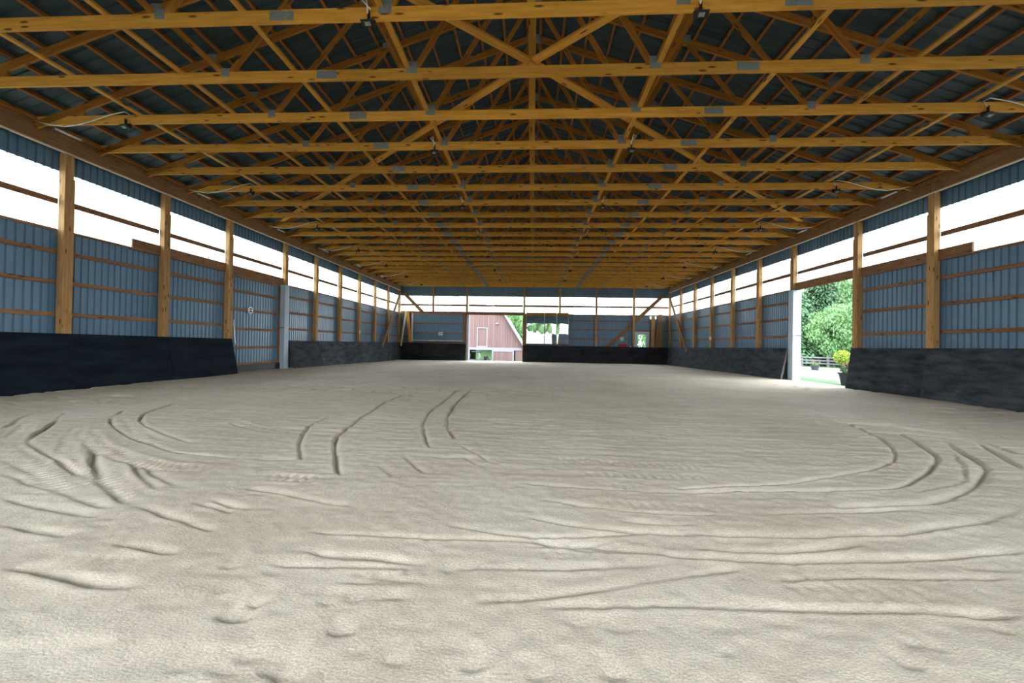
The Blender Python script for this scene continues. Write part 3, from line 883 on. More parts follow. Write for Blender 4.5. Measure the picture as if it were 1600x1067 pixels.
for i in range(len(FB) - 1):
    x0, x1 = FB[i], FB[i + 1]
    wb = 3.80
    if i == 2:
        wb = 3.84
        fsheet(x0, x0 + 2.29, wb, ZT, M_PANE, 'window_pane')
        fsheet(x0 + 2.29, x1, wb, ZT, M_PANE, 'window_pane')
        box('window_bar', WF, (x0 + 2.27, YC - 0.05, wb), (x0 + 2.31, YC - 0.01, ZT), M_GIRT)
    elif i == 6:
        fsheet(x0, 9.4, -0.15, wb, M_METAL, 'metal_sheet')
        fsheet(9.4, 9.9, -0.15, 3.52, M_METAL, 'metal_sheet')
        fsheet(9.4, 9.9, 3.52, wb, M_PANE, 'window_pane')
        fsheet(9.9, x1, -0.15, wb, M_METAL, 'metal_sheet')
        fsheet(x0, x1, wb, ZT, M_PANE, 'window_pane')
    else:
        fsheet(x0, x1, -0.15, wb, M_METAL, 'metal_sheet')
        fsheet(x0, x1, wb, ZT, M_PANE, 'window_pane')
    fsheet(x0, x1, ZT, 6.02, M_METAL, 'metal_sheet')
    member('window_bar', WF, (x0 + 0.07, YC - 0.03, 4.43), (x1 - 0.07, YC - 0.03, 4.43), 0.15, 0.06, M_GIRT)
    member('window_bar', WF, (x0 + 0.07, YC - 0.03, ZT + 0.03), (x1 - 0.07, YC - 0.03, ZT + 0.03), 0.06, 0.04, M_GIRT)
    if i != 2:
        for zz in (1.84, 2.585, 3.29, wb - 0.03):
            if i == 6 and zz < 2.4:
                member('girt', WF, (9.42, YC - 0.03, zz), (x1 - 0.07, YC - 0.03, zz), 0.09, 0.04, M_GIRT)
            else:
                member('girt', WF, (x0 + 0.07, YC - 0.03, zz), (x1 - 0.07, YC - 0.03, zz), 0.09, 0.04, M_GIRT)
member('header_board', WF, (-10.7, YF - 0.03, 3.77), (-0.66, YF - 0.03, 3.77), 0.24, 0.05, M_GIRT)
# gable above the eaves
def gable(y, parent, mat):
    n = 141
    v = []
    f = []
    for k in range(n):
        x = -10.97 + 21.94 * k / (n - 1)
        d = 0.02 if k % 2 else 0.0
        top = 6.10 + 0.335 * (10.97 - abs(x)) - 0.02
        v.append((x, y + d, 6.0))
        v.append((x, y + d, top))
    for k in range(n - 1):
        f.append((2 * k, 2 * k + 2, 2 * k + 3, 2 * k + 1))
    return mesh_obj('gable_sheet', v, f, mat, parent)


gable(YC, WF, M_METAL)
FARP = [(-8.05, 'between the first and second bays from the left corner'), (-5.28, 'left of the barn doorway'), (-0.62, 'right of the barn doorway'),
        (2.24, 'behind the wall mirrors'), (5.14, 'second to the right of the mirrors'), (8.09, 'left of the small white door')]
for x, w in FARP:
    t = empty('timber_post', (x, YF + 0.09, 0))
    tag(t, 'timber post of the far wall, %s' % w, 'post', 'timber posts of the far wall')
    member('post_ply', t, (-0.0, 0, -0.2), (0.0, 0, 5.85), 0.19, 0.14, M_POST, up=(0, 1, 0), bevel=0.004)
t = setting('trim_3', (-5.13, YF - 0.02, 0), 'blue grey steel jamb cover left of the barn doorway')
box('jamb_cover', t, (-0.13, -0.01, -0.2), (0.05, 0.24, 3.66), M_JAMB)
t = setting('trim_4', (-0.70, YF - 0.02, 0), 'dark timber jamb right of the barn doorway')
box('jamb_board', t, (-0.02, -0.03, -0.2), (0.24, 0.0, 3.66), M_GIRT)

# sliding door panel parked inside, left of the barn doorway
D = setting('door_2', (0, YF - 0.10, 0), 'open sliding door panel of ribbed steel with timber frame parked left of the barn doorway')
me = sheet_mesh(4.42, 2.32, M_METAL)
o = link('metal_sheet', me, D, (-9.78, 0.02, 1.42))
for zz in (3.66, 2.90, 2.12, 1.52):
    member('door_rail', D, (-9.7, -0.02, zz), (-5.36, -0.02, zz), 0.10 if zz > 3.5 else 0.075, 0.04, M_GIRT if zz > 1.6 else M_PALEWOOD)
member('door_stile', D, (-9.7, -0.03, 1.40), (-9.7, -0.03, 3.72), 0.14, 0.05, M_PALEWOOD, up=(1, 0, 0))
member('door_stile', D, (-5.44, -0.03, 1.40), (-5.44, -0.03, 3.72), 0.16, 0.05, M_GIRT, up=(1, 0, 0))

# small pale personnel door at the right
D = setting('door_3', (8.78, YF + 0.2, 0), 'small pale blue door with a window pane in the far wall')
for lo, hi in (((-0.58, 0, -0.1), (-0.33, 0.045, 2.5)), ((0.30, 0, -0.1), (0.58, 0.045, 2.5)), ((-0.33, 0, 2.27), (0.30, 0.045, 2.5)), ((-0.33, 0, -0.1), (0.30, 0.045, 1.15))):
    box('door_leaf', D, lo, hi, M_JAMB)
box('pane', D, (-0.33, 0.015, 1.15), (0.30, 0.03, 2.27), M_LIME if False else M_GLASS)
box('door_frame', D, (0.58, -0.02, -0.1), (0.66, 0.05, 2.58), M_GIRT)
box('door_frame', D, (-0.66, -0.02, 2.5), (0.66, 0.05, 2.58), M_GIRT)
# the sheet behind the door has to let the pane see out
for ob in [c for c in WF.children if c.name.startswith('metal_sheet') and abs(c.location.x - 8.09) < 0.01 and c.location.z < 1]:
    bpy.data.objects.remove(ob)
fsheet(8.09, 8.20, -0.15, 3.80, M_METAL, 'metal_sheet')
fsheet(8.20, 9.40, 2.52, 3.80, M_METAL, 'metal_sheet')

# ---------------- near wall behind the camera: wide open door
WN = setting('wall_near', label='near end wall behind the camera with a wide open doorway')
for x0, x1 in ((-10.97, -5.0), (3.6, 10.97)):
    for z0, z1, m, nm in ((-0.15, 3.3, M_METAL, 'metal_sheet'), (3.3, ZT, M_PANE, 'window_pane'), (ZT, 6.02, M_METAL, 'metal_sheet')):
        o = link(nm, sheet_mesh(x1 - x0, z1 - z0, m), WN, (x0, -4.2, z0))
    for zz in (1.4, 2.4, 3.3, 4.3, ZT):
        member('girt', WN, (x0, -4.16, zz), (x1, -4.16, zz), 0.09, 0.04, M_GIRT)
    for k in range(3):
        xx = x0 + (x1 - x0) * (k + (0.97 if x0 < 0 else 0.03)) / 3
        member('wall_post', WN, (xx, -4.1, -0.15), (xx, -4.1, 6.0), 0.15, 0.14, M_POST, up=(1, 0, 0))
o = link('metal_sheet', sheet_mesh(8.6, 0.85, M_METAL), WN, (-5.0, -4.2, 5.17))
gable(-4.2, WN, M_METAL)

# ------------------------------------------------------------------ roof
CE = setting('ceiling', label='underside of the dark steel roof with timber roof strips')
SLOPE = 0.335
TC0 = Z(4.5645) + 0.30 + SLOPE * 9.6      # underside of the top chords at the ridge
ang = math.atan(SLOPE)
PUR = TC0 + 0.165 / math.cos(ang)         # top of top chord at ridge
for S in (-1, 1):
    # strips on edge
    nst = 19
    for k in range(nst):
        xx = 0.18 + k * (10.7 - 0.18) / (nst - 1)
        zz = PUR - SLOPE * xx + 0.045
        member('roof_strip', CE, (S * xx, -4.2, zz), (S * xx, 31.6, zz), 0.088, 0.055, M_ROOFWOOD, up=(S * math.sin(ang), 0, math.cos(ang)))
    LS = 11.55 / math.cos(ang)
    y = -4.5
    while y < 31.7:
        w = min(3.66, 31.8 - y)
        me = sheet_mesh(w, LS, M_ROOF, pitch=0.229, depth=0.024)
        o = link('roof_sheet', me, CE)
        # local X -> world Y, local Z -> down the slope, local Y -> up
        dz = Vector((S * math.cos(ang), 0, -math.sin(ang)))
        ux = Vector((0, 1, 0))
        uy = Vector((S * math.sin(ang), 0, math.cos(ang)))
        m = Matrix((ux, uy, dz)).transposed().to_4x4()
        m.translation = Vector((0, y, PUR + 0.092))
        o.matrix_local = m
        y += w
# long runners and diagonal braces on the bottom chords
ZBC = Z(4.5645)
for S in (-1, 1):
    for xx in (2.14, 4.18, 6.27, 8.36):
        member('runner', CE, (S * xx, 4.0, ZBC + 0.185 + 0.02), (S * xx, 31.2, ZBC + 0.185 + 0.02), 0.038, 0.09, M_TRUSS)
    member('diagonal_brace', CE, (0.05 * S, 6.62, ZBC + 0.25), (S * 10.2, 15.2, ZBC + 0.25), 0.038, 0.14, M_TRUSS)
    member('diagonal_brace', CE, (0.05 * S, 6.55, ZBC + 0.25), (S * 10.2, -1.4, ZBC + 0.25), 0.038, 0.14, M_TRUSS)
    member('diagonal_brace', CE, (0.05 * S, 27.8, ZBC + 0.25), (S * 10.2, 19.2, ZBC + 0.25), 0.038, 0.14, M_TRUSS)

# ------------------------------------------------------------------ roof trusses
def tcz(x):
    return 0.30 + SLOPE * (9.6 - abs(x))


def make_truss():
    t = empty('roof_truss')
    hb = 0.185
    T = 0.042
    for a, b_ in ((-10.74, -3.5820), (-3.5780, 3.5780), (3.5820, 10.74)):
        member('bottom_chord', t, (a, 0, hb / 2), (b_, 0, hb / 2), hb, T, M_TRUSS)
    tv = 0.16
    for S in (-1, 1):
        o_ = tv / 2 * math.cos(ang) ** 0
        member('top_chord', t, (0.0, 0, tcz(0) + o_), (S * 10.72, 0, tcz(10.72) + o_), tv * math.cos(ang), T, M_TRUSS_SHADED)
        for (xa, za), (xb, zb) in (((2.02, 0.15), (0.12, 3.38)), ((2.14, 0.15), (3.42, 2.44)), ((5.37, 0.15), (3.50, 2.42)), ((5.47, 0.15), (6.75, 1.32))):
            member('web', t, (S * xa, 0.0, za), (S * xb, 0.0, zb), 0.095, 0.040, M_TRUSS_SHADED)
        member('heel_web', t, (S * 9.71, 0, hb * 0.9), (S * 9.71, 0, tcz(9.71) + 0.05), 0.20, 0.040, M_TRUSS_SHADED, up=(1, 0, 0))
        for x, w, z0, z1 in ((2.07, 0.19, 0.09, 0.30), (3.58, 0.36, 0.03, 0.165), (5.43, 0.15, 0.10, 0.25), (3.46, 0.26, 2.44, 2.58), (6.76, 0.2, 1.33, 1.45)):
            box('connector_plate', t, (S * x - w / 2, -0.024, z0), (S * x + w / 2, 0.024, z1), M_GALV)
    member('king_post', t, (0, 0, hb * 0.95), (0, 0, tcz(0) + 0.06), 0.115, 0.040, M_TRUSS, up=(1, 0, 0))
    box('connector_plate', t, (-0.17, -0.024, 3.44), (0.17, 0.024, 3.66), M_GALV)
    return t


def copy_tree(o, parent=None):
    c = o.copy()
    COL.objects.link(c)
    if parent is not None:
        c.parent = parent
    for ch in o.children:
        copy_tree(ch, c)
    return c


TY = lambda k: 5.371 + 1.22 * (k - 1)
proto = make_truss()
for k in range(-2, 23):
    o = proto if k == -2 else copy_tree(proto)
    y = TY(k) if k < 22 else TY(22) - 0.03
    o.location = (0, y, ZBC)
    if k < 1:
        lab = 'orange timber roof truss overhead outside the view, %s before the nearest visible one' % ORD[1 - k]
    elif k == 1:
        lab = 'orange timber roof truss nearest the camera, its bottom chord crossing the top of the view'
    elif k == 22:
        lab = 'orange timber roof truss standing directly against the far wall'
    else:
        lab = 'orange timber roof truss spanning the arena, %s back from the camera' % ORD[k]
    tag(o, lab, 'roof truss', 'roof trusses over the arena')

# ------------------------------------------------------------------ kick walls
def kick(name, label, a, b, base_in, zt0, zt1, cap=None, end_trim=False, mat=None):
    """leaning rubber faced kick wall from a to b (points under the top edge); base stands base_in (vector) further into the arena"""
    t = empty(name, (a[0], a[1], 0))
    tag(t, label, 'kick wall', 'leaning black kick walls round the arena')
    A = Vector((a[0], a[1], 0))
    B = Vector((b[0], b[1], 0))
    L = (B - A).length
    n = max(1, int(round(L / 2.44)))
    off = Vector((base_in[0], base_in[1], 0))
    nrm = off.normalized()
    dr = (B - A).normalized()
    sk = dr * 0.0
    for k in range(n):
        p = A + (B - A) * (k / n) + dr * 0.002
        q = A + (B - A) * ((k + 1) / n) - dr * 0.002
        zp = zt0 + (zt1 - zt0) * k / n
        zq = zt0 + (zt1 - zt0) * (k + 1) / n
        jit = rnd.uniform(-0.006, 0.006)
        off2 = off + nrm * jit
        pb = p + off2
        qb = q + off2
        zpb = fz(pb.x, pb.y) - 0.06
        zqb = fz(qb.x, qb.y) - 0.06
        th = nrm * 0.03
        v = [(p.x, p.y, zp), (q.x, q.y, zq), (qb.x, qb.y, zqb), (pb.x, pb.y, zpb)]
        w = [(Vector(c) - th) for c in v]
        v = [Vector(c) - A for c in v] + [c - A for c in w]
        f = [(0, 1, 2, 3), (7, 6, 5, 4), (0, 4, 5, 1), (1, 5, 6, 2), (2, 6, 7, 3), (3, 7, 4, 0)]
        o = mesh_obj('panel', v, f, mat or M_RUBBER, t)
        bm = bmesh.new()
        bm.from_mesh(o.data)
        bmesh.ops.recalc_face_normals(bm, faces=list(bm.faces))
        bm.to_mesh(o.data)
        bm.free()
    if cap:
        member('cap_board', t, Vector((0, 0, zt0 + 0.02)) - nrm * 0.02, (B - A) + Vector((0, 0, zt1 + 0.02)) - nrm * 0.02, 0.04, 0.09, cap)
    # raking studs behind the two ends
    for P_, zt in ((A + dr * 0.06, zt0), (B - dr * 0.06, zt1)):
        l0 = P_ - A - nrm * 0.055
        l1 = P_ - A + off - nrm * 0.055
        member('stud', t, (l0.x, l0.y, zt - 0.03), (l1.x, l1.y, fz(P_.x, P_.y) - 0.05), 0.04, 0.05, M_GIRT, up=(nrm.x, nrm.y, 0.2))
    if end_trim:
        P_ = A - A
        l0 = P_ - dr * 0.012
        l1 = P_ - dr * 0.012 + off
        member('edge_trim', t, (l0.x, l0.y, zt0), (l1.x, l1.y, fz(a[0], a[1]) - 0.03), 0.05, 0.012, M_FENCE, up=(nrm.x, nrm.y, 0.2))
    return t


kick('kick_wall', 'long black leaning kick wall along the left wall nearest the camera', (-10.74, -4.0), (-10.74, 13.44), (0.27, 0), Z(0.17), Z(0.03))
kick('kick_wall', 'black leaning kick wall along the left wall beyond the closed sliding door', (-10.74, 16.74), (-10.74, 31.0), (0.27, 0), Z(0.0), Z(-0.015), mat=M_DUSTY)
kick('kick_wall', 'dark grey leaning kick wall along the right wall nearest the camera', (10.74, -4.0), (10.74, 13.56), (-0.20, 0), Z(0.19), Z(0.065), mat=M_DUSTY)
kick('kick_wall', 'dark grey leaning kick wall along the right wall beyond the open doorway', (10.74, 16.8), (10.74, 31.0), (-0.27, 0), Z(0.035), Z(-0.05), end_trim=True, mat=M_DUSTY)
kick('kick_wall', 'black kick wall of the far end left of the barn doorway', (-10.7, 31.0), (-5.28, 31.0), (0, -0.25), Z(0.0), Z(-0.03), cap=M_GIRT, mat=M_FARRUB)
kick('kick_wall', 'black kick wall of the far end below the mirrors, right of the barn doorway', (-0.66, 31.0), (10.7, 31.0), (0, -0.25), Z(-0.06), Z(-0.06), mat=M_FARRUB)

# ------------------------------------------------------------------ corner braces and loose boards
def plank(label, p0, p1, h, t_, mat, name='brace_board', cat='brace', up=(0, 0, 1), group=None):
    o = member(name, None, p0, p1, h, t_, mat, up=up)
    return tag(o, label, cat, group)


plank('long diagonal timber brace across the far wall in the right corner', (10.45, 31.377, 5.45), (6.0, 31.377, 1.15), 0.27, 0.03, M_BEAM, group='corner braces')
plank('long diagonal timber brace across the far wall in the left corner', (-10.6, 31.377, 5.45), (-7.0, 31.377, 1.9), 0.27, 0.03, M_BEAM, group='corner braces')
plank('diagonal timber brace on the left wall near the far corner', (-10.70, 31.0, 5.4), (-10.70, 27.3, 1.0), 0.27, 0.05, M_BEAM, up=(0, 1, 0), group='corner braces')
plank('diagonal timber brace on the right wall near the far corner', (10.70, 31.0, 5.4), (10.70, 27.3, 1.0), 0.27, 0.05, M_BEAM, up=(0, 1, 0), group='corner braces')
plank('pale narrow board leaning in the far left corner', (-10.62, 30.95, 0.6), (-10.25, 31.1, 3.85), 0.13, 0.04, M_PALEWOOD, 'loose_board', 'board', up=(1, 0, 0), group='boards leaning in the far corners')
plank('wide brown board leaning in the far left corner beside the parked sliding door', (-9.75, 31.02, 0.7), (-10.12, 31.08, 3.80), 0.24, 0.04, M_TRUSS, 'loose_board', 'board', up=(1, 0, 0), group='boards leaning in the far corners')
plank('upright pale board beside the small door in the far wall', (9.58, 31.18, 0.0), (9.58, 31.18, 3.80), 0.26, 0.05, M_POST, 'loose_board', 'board', up=(1, 0, 0), group='boards leaning in the far corners')
plank('wide pale board standing in the far right corner', (10.1, 31.05, 0.5), (10.12, 31.12, 3.85), 0.34, 0.04, M_BEAM, 'loose_board', 'board', up=(1, 0, 0), group='boards leaning in the far corners')
plank('dark slanted board leaning between the two upright boards at the right corner', (9.72, 31.0, 1.0), (9.98, 31.12, 3.0), 0.14, 0.04, M_GIRT, 'loose_board', 'board', up=(1, 0, 0), group='boards leaning in the far corners')

# ------------------------------------------------------------------ mirrors
for x0, x1, lab, tilt, yaw in ((-0.43, 1.0, 'widest left mirror of the three on the far wall', 0.0, 0.0), (1.02, 1.975, 'middle mirror of the three on the far wall', 0.004, 0.0),
                               (1.995, 2.93, 'right mirror of the three on the far wall', 0.0, 0.0)):
    t = empty('wall_mirror', ((x0 + x1) / 2, 31.10, 1.38))
    tag(t, lab + ', reflecting the open near end', 'mirror', 'arena mirrors on the far wall')
    w = (x1 - x0) / 2
    # slightly bowed glass
    n = 9
    v = []
    f = []
    for i in range(n):
        for j in range(n):
            a = -1 + 2 * i / (n - 1)
            b = j / (n - 1)
            bow = 0.006 * (1 - a * a) * (0.4 + b) + 0.004 * math.sin(3.0 * b + 1.3)
            v.append((a * (w - 0.02), -0.012 - bow, 0.02 + b * 2.46))
    for i in range(n - 1):
        for j in range(n - 1):
            f.append((i * n + j, (i + 1) * n + j, (i + 1) * n + j + 1, i * n + j + 1))
    mesh_obj('mirror_glass', v, f, M_MIRROR, t, smooth=True)
    box('backing', t, (-w, 0.0, 0), (w, 0.02, 2.5), M_BLACK)
    box('edge_strip', t, (w - 0.02, -0.03, 0), (w, 0.0, 2.5), M_JAMB)
    box('edge_strip', t, (-w, -0.03, 0), (-w + 0.02, 0.0, 2.5), M_JAMB)
    box('top_strip', t, (-w + 0.02, -0.03, 2.48), (w - 0.02, 0.0, 2.5), M_GIRT)

# ------------------------------------------------------------------ lamps
def flood(label):
    t = empty('flood_light')
    tag(t, label, 'lamp', 'black flood lights hung under the trusses')
    box('bracket', t, (-0.015, -0.05, -0.04), (0.015, -0.022, 0.08), M_BLACK)
    v = [(-0.14, -0.02, -0.06), (0.14, -0.02, -0.06), (0.14, 0.10, -0.04), (-0.14, 0.10, -0.04),
         (-0.16, -0.14, -0.17), (0.16, -0.14, -0.17), (0.16, 0.02, -0.24), (-0.16, 0.02, -0.24)]
    f = [(0, 1, 2, 3), (7, 6, 5, 4), (0, 4, 5, 1), (1, 5, 6, 2), (2, 6, 7, 3), (3, 7, 4, 0)]
    v = [(x * 0.58, y * 0.58 - 0.03, z * 0.58 + 0.01) for x, y, z in v]
    mesh_obj('housing', v, f, M_BLACK, t)
    v = [(-0.07, -0.10, -0.198), (0.07, -0.10, -0.198), (0.07, -0.02, -0.236), (-0.07, -0.02, -0.236)]
    v = [(x * 0.58, y * 0.58 - 0.03, z * 0.58 + 0.012) for x, y, z in v]
    v2 = [(x, y - 0.003, z - 0.006) for x, y, z in v]
    mesh_obj('lens', v + v2, [(0, 1, 2, 3), (7, 6, 5, 4), (0, 4, 5, 1), (1, 5, 6, 2), (2, 6, 7, 3), (3, 7, 4, 0)], M_GALV, t)
    return t


def add_cord(t, pts):
    tube('cord', t, pts, 0.011, M_CORD, 5)


INNER = [1, 4, 7, 10, 13, 16, 19]
OUTER = [3, 6, 9, 12, 15, 18, 21]
for S, side in ((-1, 'left'), (1, 'right')):
    for n, k in enumerate(INNER):
        t = flood('black flood light in the %s inner row, %s from the camera' % (side, ORD[n + 1]))
        t.location = (S * 2.28, TY(k) - 0.03, ZBC)
        add_cord(t, [(0.0, -0.04, 0.05), (-0.03 * S, -0.05, 0.10), (0.03 * S, -0.06, 0.16), (0.10 * S, -0.05, 0.24), (0.04 * S, -0.05, 0.27), (0.02 * S, -0.05, 0.17), (-0.01, -0.05, 0.04)])
    for n, k in enumerate(OUTER):
        t = flood('black flood light in the %s outer row, %s from the camera' % (side, ORD[n + 1]))
        t.location = (S * 8.6, TY(k) - 0.03, ZBC)
        add_cord(t, [(0.0, -0.04, 0.05), (-0.10 * S, -0.05, 0.16), (0.02 * S, -0.05, 0.22), (0.35 * S, -0.06, 0.15), (0.75 * S, -0.05, 0.03), (1.1 * S, -0.05, -0.05), (1.4 * S, -0.02, -0.06), (1.75 * S, 0.0, 0.0), (2.1 * S, 0.02, 0.08)])
for S, side, ysl in ((-1, 'left', (8.35, 12.05, 15.95, 19.5, 23.3, 27.0)), (1, 'right', (12.15, 15.9, 19.7, 23.3, 27.0))):
    for n, y in enumerate(ysl):
        t = empty('tube_lamp', (S * (XI - 0.075), y, ZBEAM1 - 0.01))
        tag(t, 'short white tubular lamp on the %s eave beam, %s from the camera' % (side, ORD[n + 1]), 'lamp', 'white tubular lamps on the eave beams')
        tube('lamp_tube', t, [(0, -0.26, 0), (0, 0.26, 0)], 0.035, M_WHITE, 8)
        box('end_cap', t, (-0.037, -0.30, -0.037), (0.037, -0.26, 0.037), M_GALV)
        box('end_cap', t, (-0.037, 0.26, -0.037), (0.037, 0.30, 0.037), M_GALV)

# ------------------------------------------------------------------ small things on the walls
def sign(label, loc, w, h, axis, marks):
    t = empty('letter_sign', loc)
    tag(t, label, 'sign')
    if axis == 'x':     # facing +X
        bm = bmesh.new()
        bmesh.ops.create_cube(bm, size=1)
        for v in bm.verts:
            v.co = Vector((v.co.x * 0.012, v.co.y * w, v.co.z * h))
        bmesh.ops.bevel(bm, geom=[e for e in bm.edges if abs(e.verts[0].co.x - e.verts[1].co.x) > 0.005], offset=w * 0.22, segments=3, affect='EDGES')
        me = bpy.data.meshes.new('plate')
        bm.to_mesh(me)
        bm.free()
        me.materials.append(M_WHITE)
        link('plate', me, t)
        for (a0, a1, b0, b1) in marks:
            box('mark', t, (0.006, a0, b0), (0.010, a1, b1), M_SIGNDARK)
    else:               # facing -Y
        box('plate', t, (-w / 2, -0.006, -h / 2), (w / 2, 0.006, h / 2), M_WHITE)
        for (a0, a1, b0, b1) in marks:
            box('mark', t, (a0, -0.010, b0), (a1, -0.006, b1), M_SIGNDARK)
    return t


sign('white rounded plate with two dark marks on the closed left sliding door', (-XC + 0.06, 14.58, 2.47), 0.26, 0.27, 'x', ((-0.065, 0.065, 0.02, 0.075), (-0.065, 0.065, -0.07, -0.015)))
sign('small white lettered plate on the parked sliding door of the far wall', (-7.35, YF - 0.16, 2.08), 0.34, 0.26, 'y', ((-0.10, -0.03, -0.07, 0.03), (-0.06, 0.0, 0.05, 0.09), (0.04, 0.11, -0.06, 0.05)))
o = box('wall_box', None, (7.05, YF + 0.17, 1.75), (7.35, YF + 0.21, 2.05), M_JAMB)
tag(o, 'small pale blue box on the far wall above the red container', 'box')
o = box('wall_box', None, (10.66, 23.80, 1.78), (10.76, 23.86, 1.98), M_WHITE, 0.01)
tag(o, 'small white box on the right wall post, sixth post from the camera', 'box')
o = box('wall_box', None, (10.70, 16.36, 1.72), (10.745, 16.40, 1.88), M_WHITE, 0.01)
tag(o, 'small white latch on the pale jamb of the open right doorway', 'latch')
o = box('wall_box', None, (-10.76, 23.70, 1.82), (-10.68, 23.755, 2.02), M_WHITE, 0.01)
tag(o, 'small white box on a left wall post well beyond the sliding door', 'box')
o = tube('hanging_cord', None, [(-10.73, 13.50, 2.05), (-10.74, 13.51, 1.9), (-10.72, 13.52, 1.7), (-10.71, 13.52, 1.45), (-10.66, 13.52, 1.15)], 0.016, M_WHITE, 6)
tag(o, 'white cord hanging on the timber post beside the closed left door', 'cord')

# red container and small jug behind the far kick wall
t = empty('red_container', (7.25, 31.12, 0.78))
tag(t, 'red plastic container above the far kick wall left of the small door', 'container')
lathe('body', t, [(0.26, 0.0), (0.30, 0.30), (0.33, 0.62), (0.31, 0.65)], M_RED, 18)
lathe('lid', t, [(0.33, 0.65), (0.33, 0.68), (0.20, 0.74), (0.05, 0.75)], M_RED, 18)
tube('handle', t, [(-0.30, -0.05, 0.55), (-0.38, -0.05, 0.62), (-0.30, -0.05, 0.68)], 0.02, M_BLACK, 6)
shelf = box('support_crate', None, (6.8, 31.05, -0.1), (8.0, 31.19, 0.78), M_GIRT)
tag(shelf, 'low timber ledge behind the far kick wall carrying the red container', 'ledge')
t.location.y = 31.12
for c in list(t.children):
    c.scale = (1, 0.22, 1)
t = empty('plastic_jug', (7.84, 31.12, 0.78))
tag(t, 'small white plastic jug with a dark cap beside the red container', 'jug')
lathe('body', t, [(0.06, 0.0), (0.065, 0.35), (0.05, 0.50), (0.025, 0.56)], M_WHITE, 12)
lathe('cap', t, [(0.03, 0.56), (0.03, 0.61), (0.01, 0.62)], M_BLACK, 10)

# ------------------------------------------------------------------ barn seen through the far doorway
YB = 45.0
GB = -1.78
bt = empty('gambrel_barn', (-6.6, YB, GB))
tag(bt, 'red board barn with white trim and a gambrel roof seen through the far doorway', 'building')
ex, kx = 5.5, 3.28            # eave and knee half widths
ze, zk, zr = 1.32 - 0.16 - GB, 1.32 + 3.39 - GB, 1.32 + 5.0 - GB
zband = 1.32 - 0.44 - GB


def barn_top(x):
    a = abs(x)
    return ze + (ex - a) / (ex - kx) * (zk - ze) if a > kx else zk + (kx - a) / kx * (zr - zk)


bw = 0.30
n = int(11 / bw)
for i in range(n + 1):
    xa = -ex + i * bw
    xb = min(xa + bw - 0.014, ex)
    if xb - xa < 0.05:
        continue
    zt0, zt1 = barn_top(xa), barn_top(xb)
    pts = [(xa, zband), (xb, zband), (xb, zt1), (xa, zt0)]
    lo = (0.25, 1.35, 1.32 - 0.26 - GB, 1.32 + 1.80 - GB)
    if xb > lo[0] and xa < lo[1]:
        prism('board', bt, [(xa, lo[3]), (xb, lo[3]), (xb, zt1), (xa, zt0)], -0.02, 0.03, M_BARN)
        prism('board', bt, [(xa, zband), (xb, zband), (xb, lo[2]), (xa, lo[2])], -0.02, 0.03, M_BARN)
    else:
        prism('board', bt, pts, -0.02, 0.03, M_BARN)
    # lower storey
    if xa >= 4.5 or xa < -0.65 - 1.0:
        prism('board', bt, [(xa, 0), (xb, 0), (xb, zband), (xa, zband)], -0.02, 0.03, M_BARN)
ld = box('loft_door', bt, (0.30, 0.02, 1.32 - 0.26 - GB), (1.33, 0.06, 1.32 + 1.79 - GB), M_BARN)
for lo, hi in (((0.18, -0.05, zband + 0.02), (0.30, 0.0, 1.32 + 1.9 - GB)), ((1.31, -0.05, zband + 0.02), (1.43, 0.0, 1.32 + 1.9 - GB)), ((0.30, -0.05, 1.32 + 1.79 - GB), (1.31, 0.0, 1.32 + 1.9 - GB)), ((0.30, -0.05, 1.32 - 0.43 - GB), (1.31, 0.0, 1.32 - 0.26 - GB))):
    box('loft_trim', bt, lo, hi, M_BARNTRIM)
box('belt_trim', bt, (-ex, -0.07, zband - 0.27), (ex, 0.0, zband + 0.02), M_BARNTRIM)
dd = box('big_door', bt, (2.15, -0.05, 0.02), (4.40, -0.01, zband - 0.45), M_BARN)
for k in range(8):
    box('door_board', dd, (-1.12 + k * 0.281, -0.035, -(zband - 0.47) / 2 + 0.01), (-1.12 + k * 0.281 + 0.268, -0.02, (zband - 0.47) / 2 - 0.01), M_BARN)
for lo, hi in (((1.98, -0.10, 0), (2.16, 0.0, zband - 0.27)), ((4.38, -0.10, 0), (4.56, 0.0, zband - 0.27)), ((2.16, -0.10, zband - 0.45), (4.38, 0.0, zband - 0.27))):
    box('door_trim', bt, lo, hi, M_BARNTRIM)
box('corner_trim', bt, (-0.78, -0.06, 0), (-0.62, 0.0, zband - 0.27), M_BARNTRIM)
# sides, inner partition and roof
for S in (-1, 1):
    box('side_wall', bt, (S * ex - 0.06, 0.0, 0), (S * ex + 0.06, 12, ze), M_BARN)
    for (xa, za), (xb, zb) in (((ex + 0.28, ze - 0.46), (kx, zk)), ((kx, zk), (0, zr))):
        v = []
        d = Vector((xb - xa, 0, zb - za)).normalized()
        nrm = Vector((-d.z, 0, d.x)) * (-1)
        if nrm.z < 0:
            nrm = -nrm
        for yy in (-0.35, 12.3):
            for hh in (0.03, 0.16):
                v += [(S * (xa + nrm.x * hh), yy, za + nrm.z * hh), (S * (xb + nrm.x * hh), yy, zb + nrm.z * hh)]
        f = [(0, 1, 3, 2), (4, 6, 7, 5), (0, 4, 5, 1), (2, 3, 7, 6), (0, 2, 6, 4), (1, 5, 7, 3)]
        mesh_obj('roof_slope', v, f, M_BARNROOF, bt)
        v = [(x, -0.40 if y < 0 else -0.345, z) for x, y, z in v]
        v2 = []
        for q, (x, y, z) in enumerate(v):
            v2.append((x, -0.40 if q < 4 else -0.345, z))
        mesh_obj('barge_board', v2, f, M_BARNTRIM, bt)
box('partition', bt, (1.98, 0.05, 0), (2.06, 12, zband), M_BARN)
box('partition', bt, (-1.72, 0.05, 0), (-1.64, 12, zband), M_BARN)
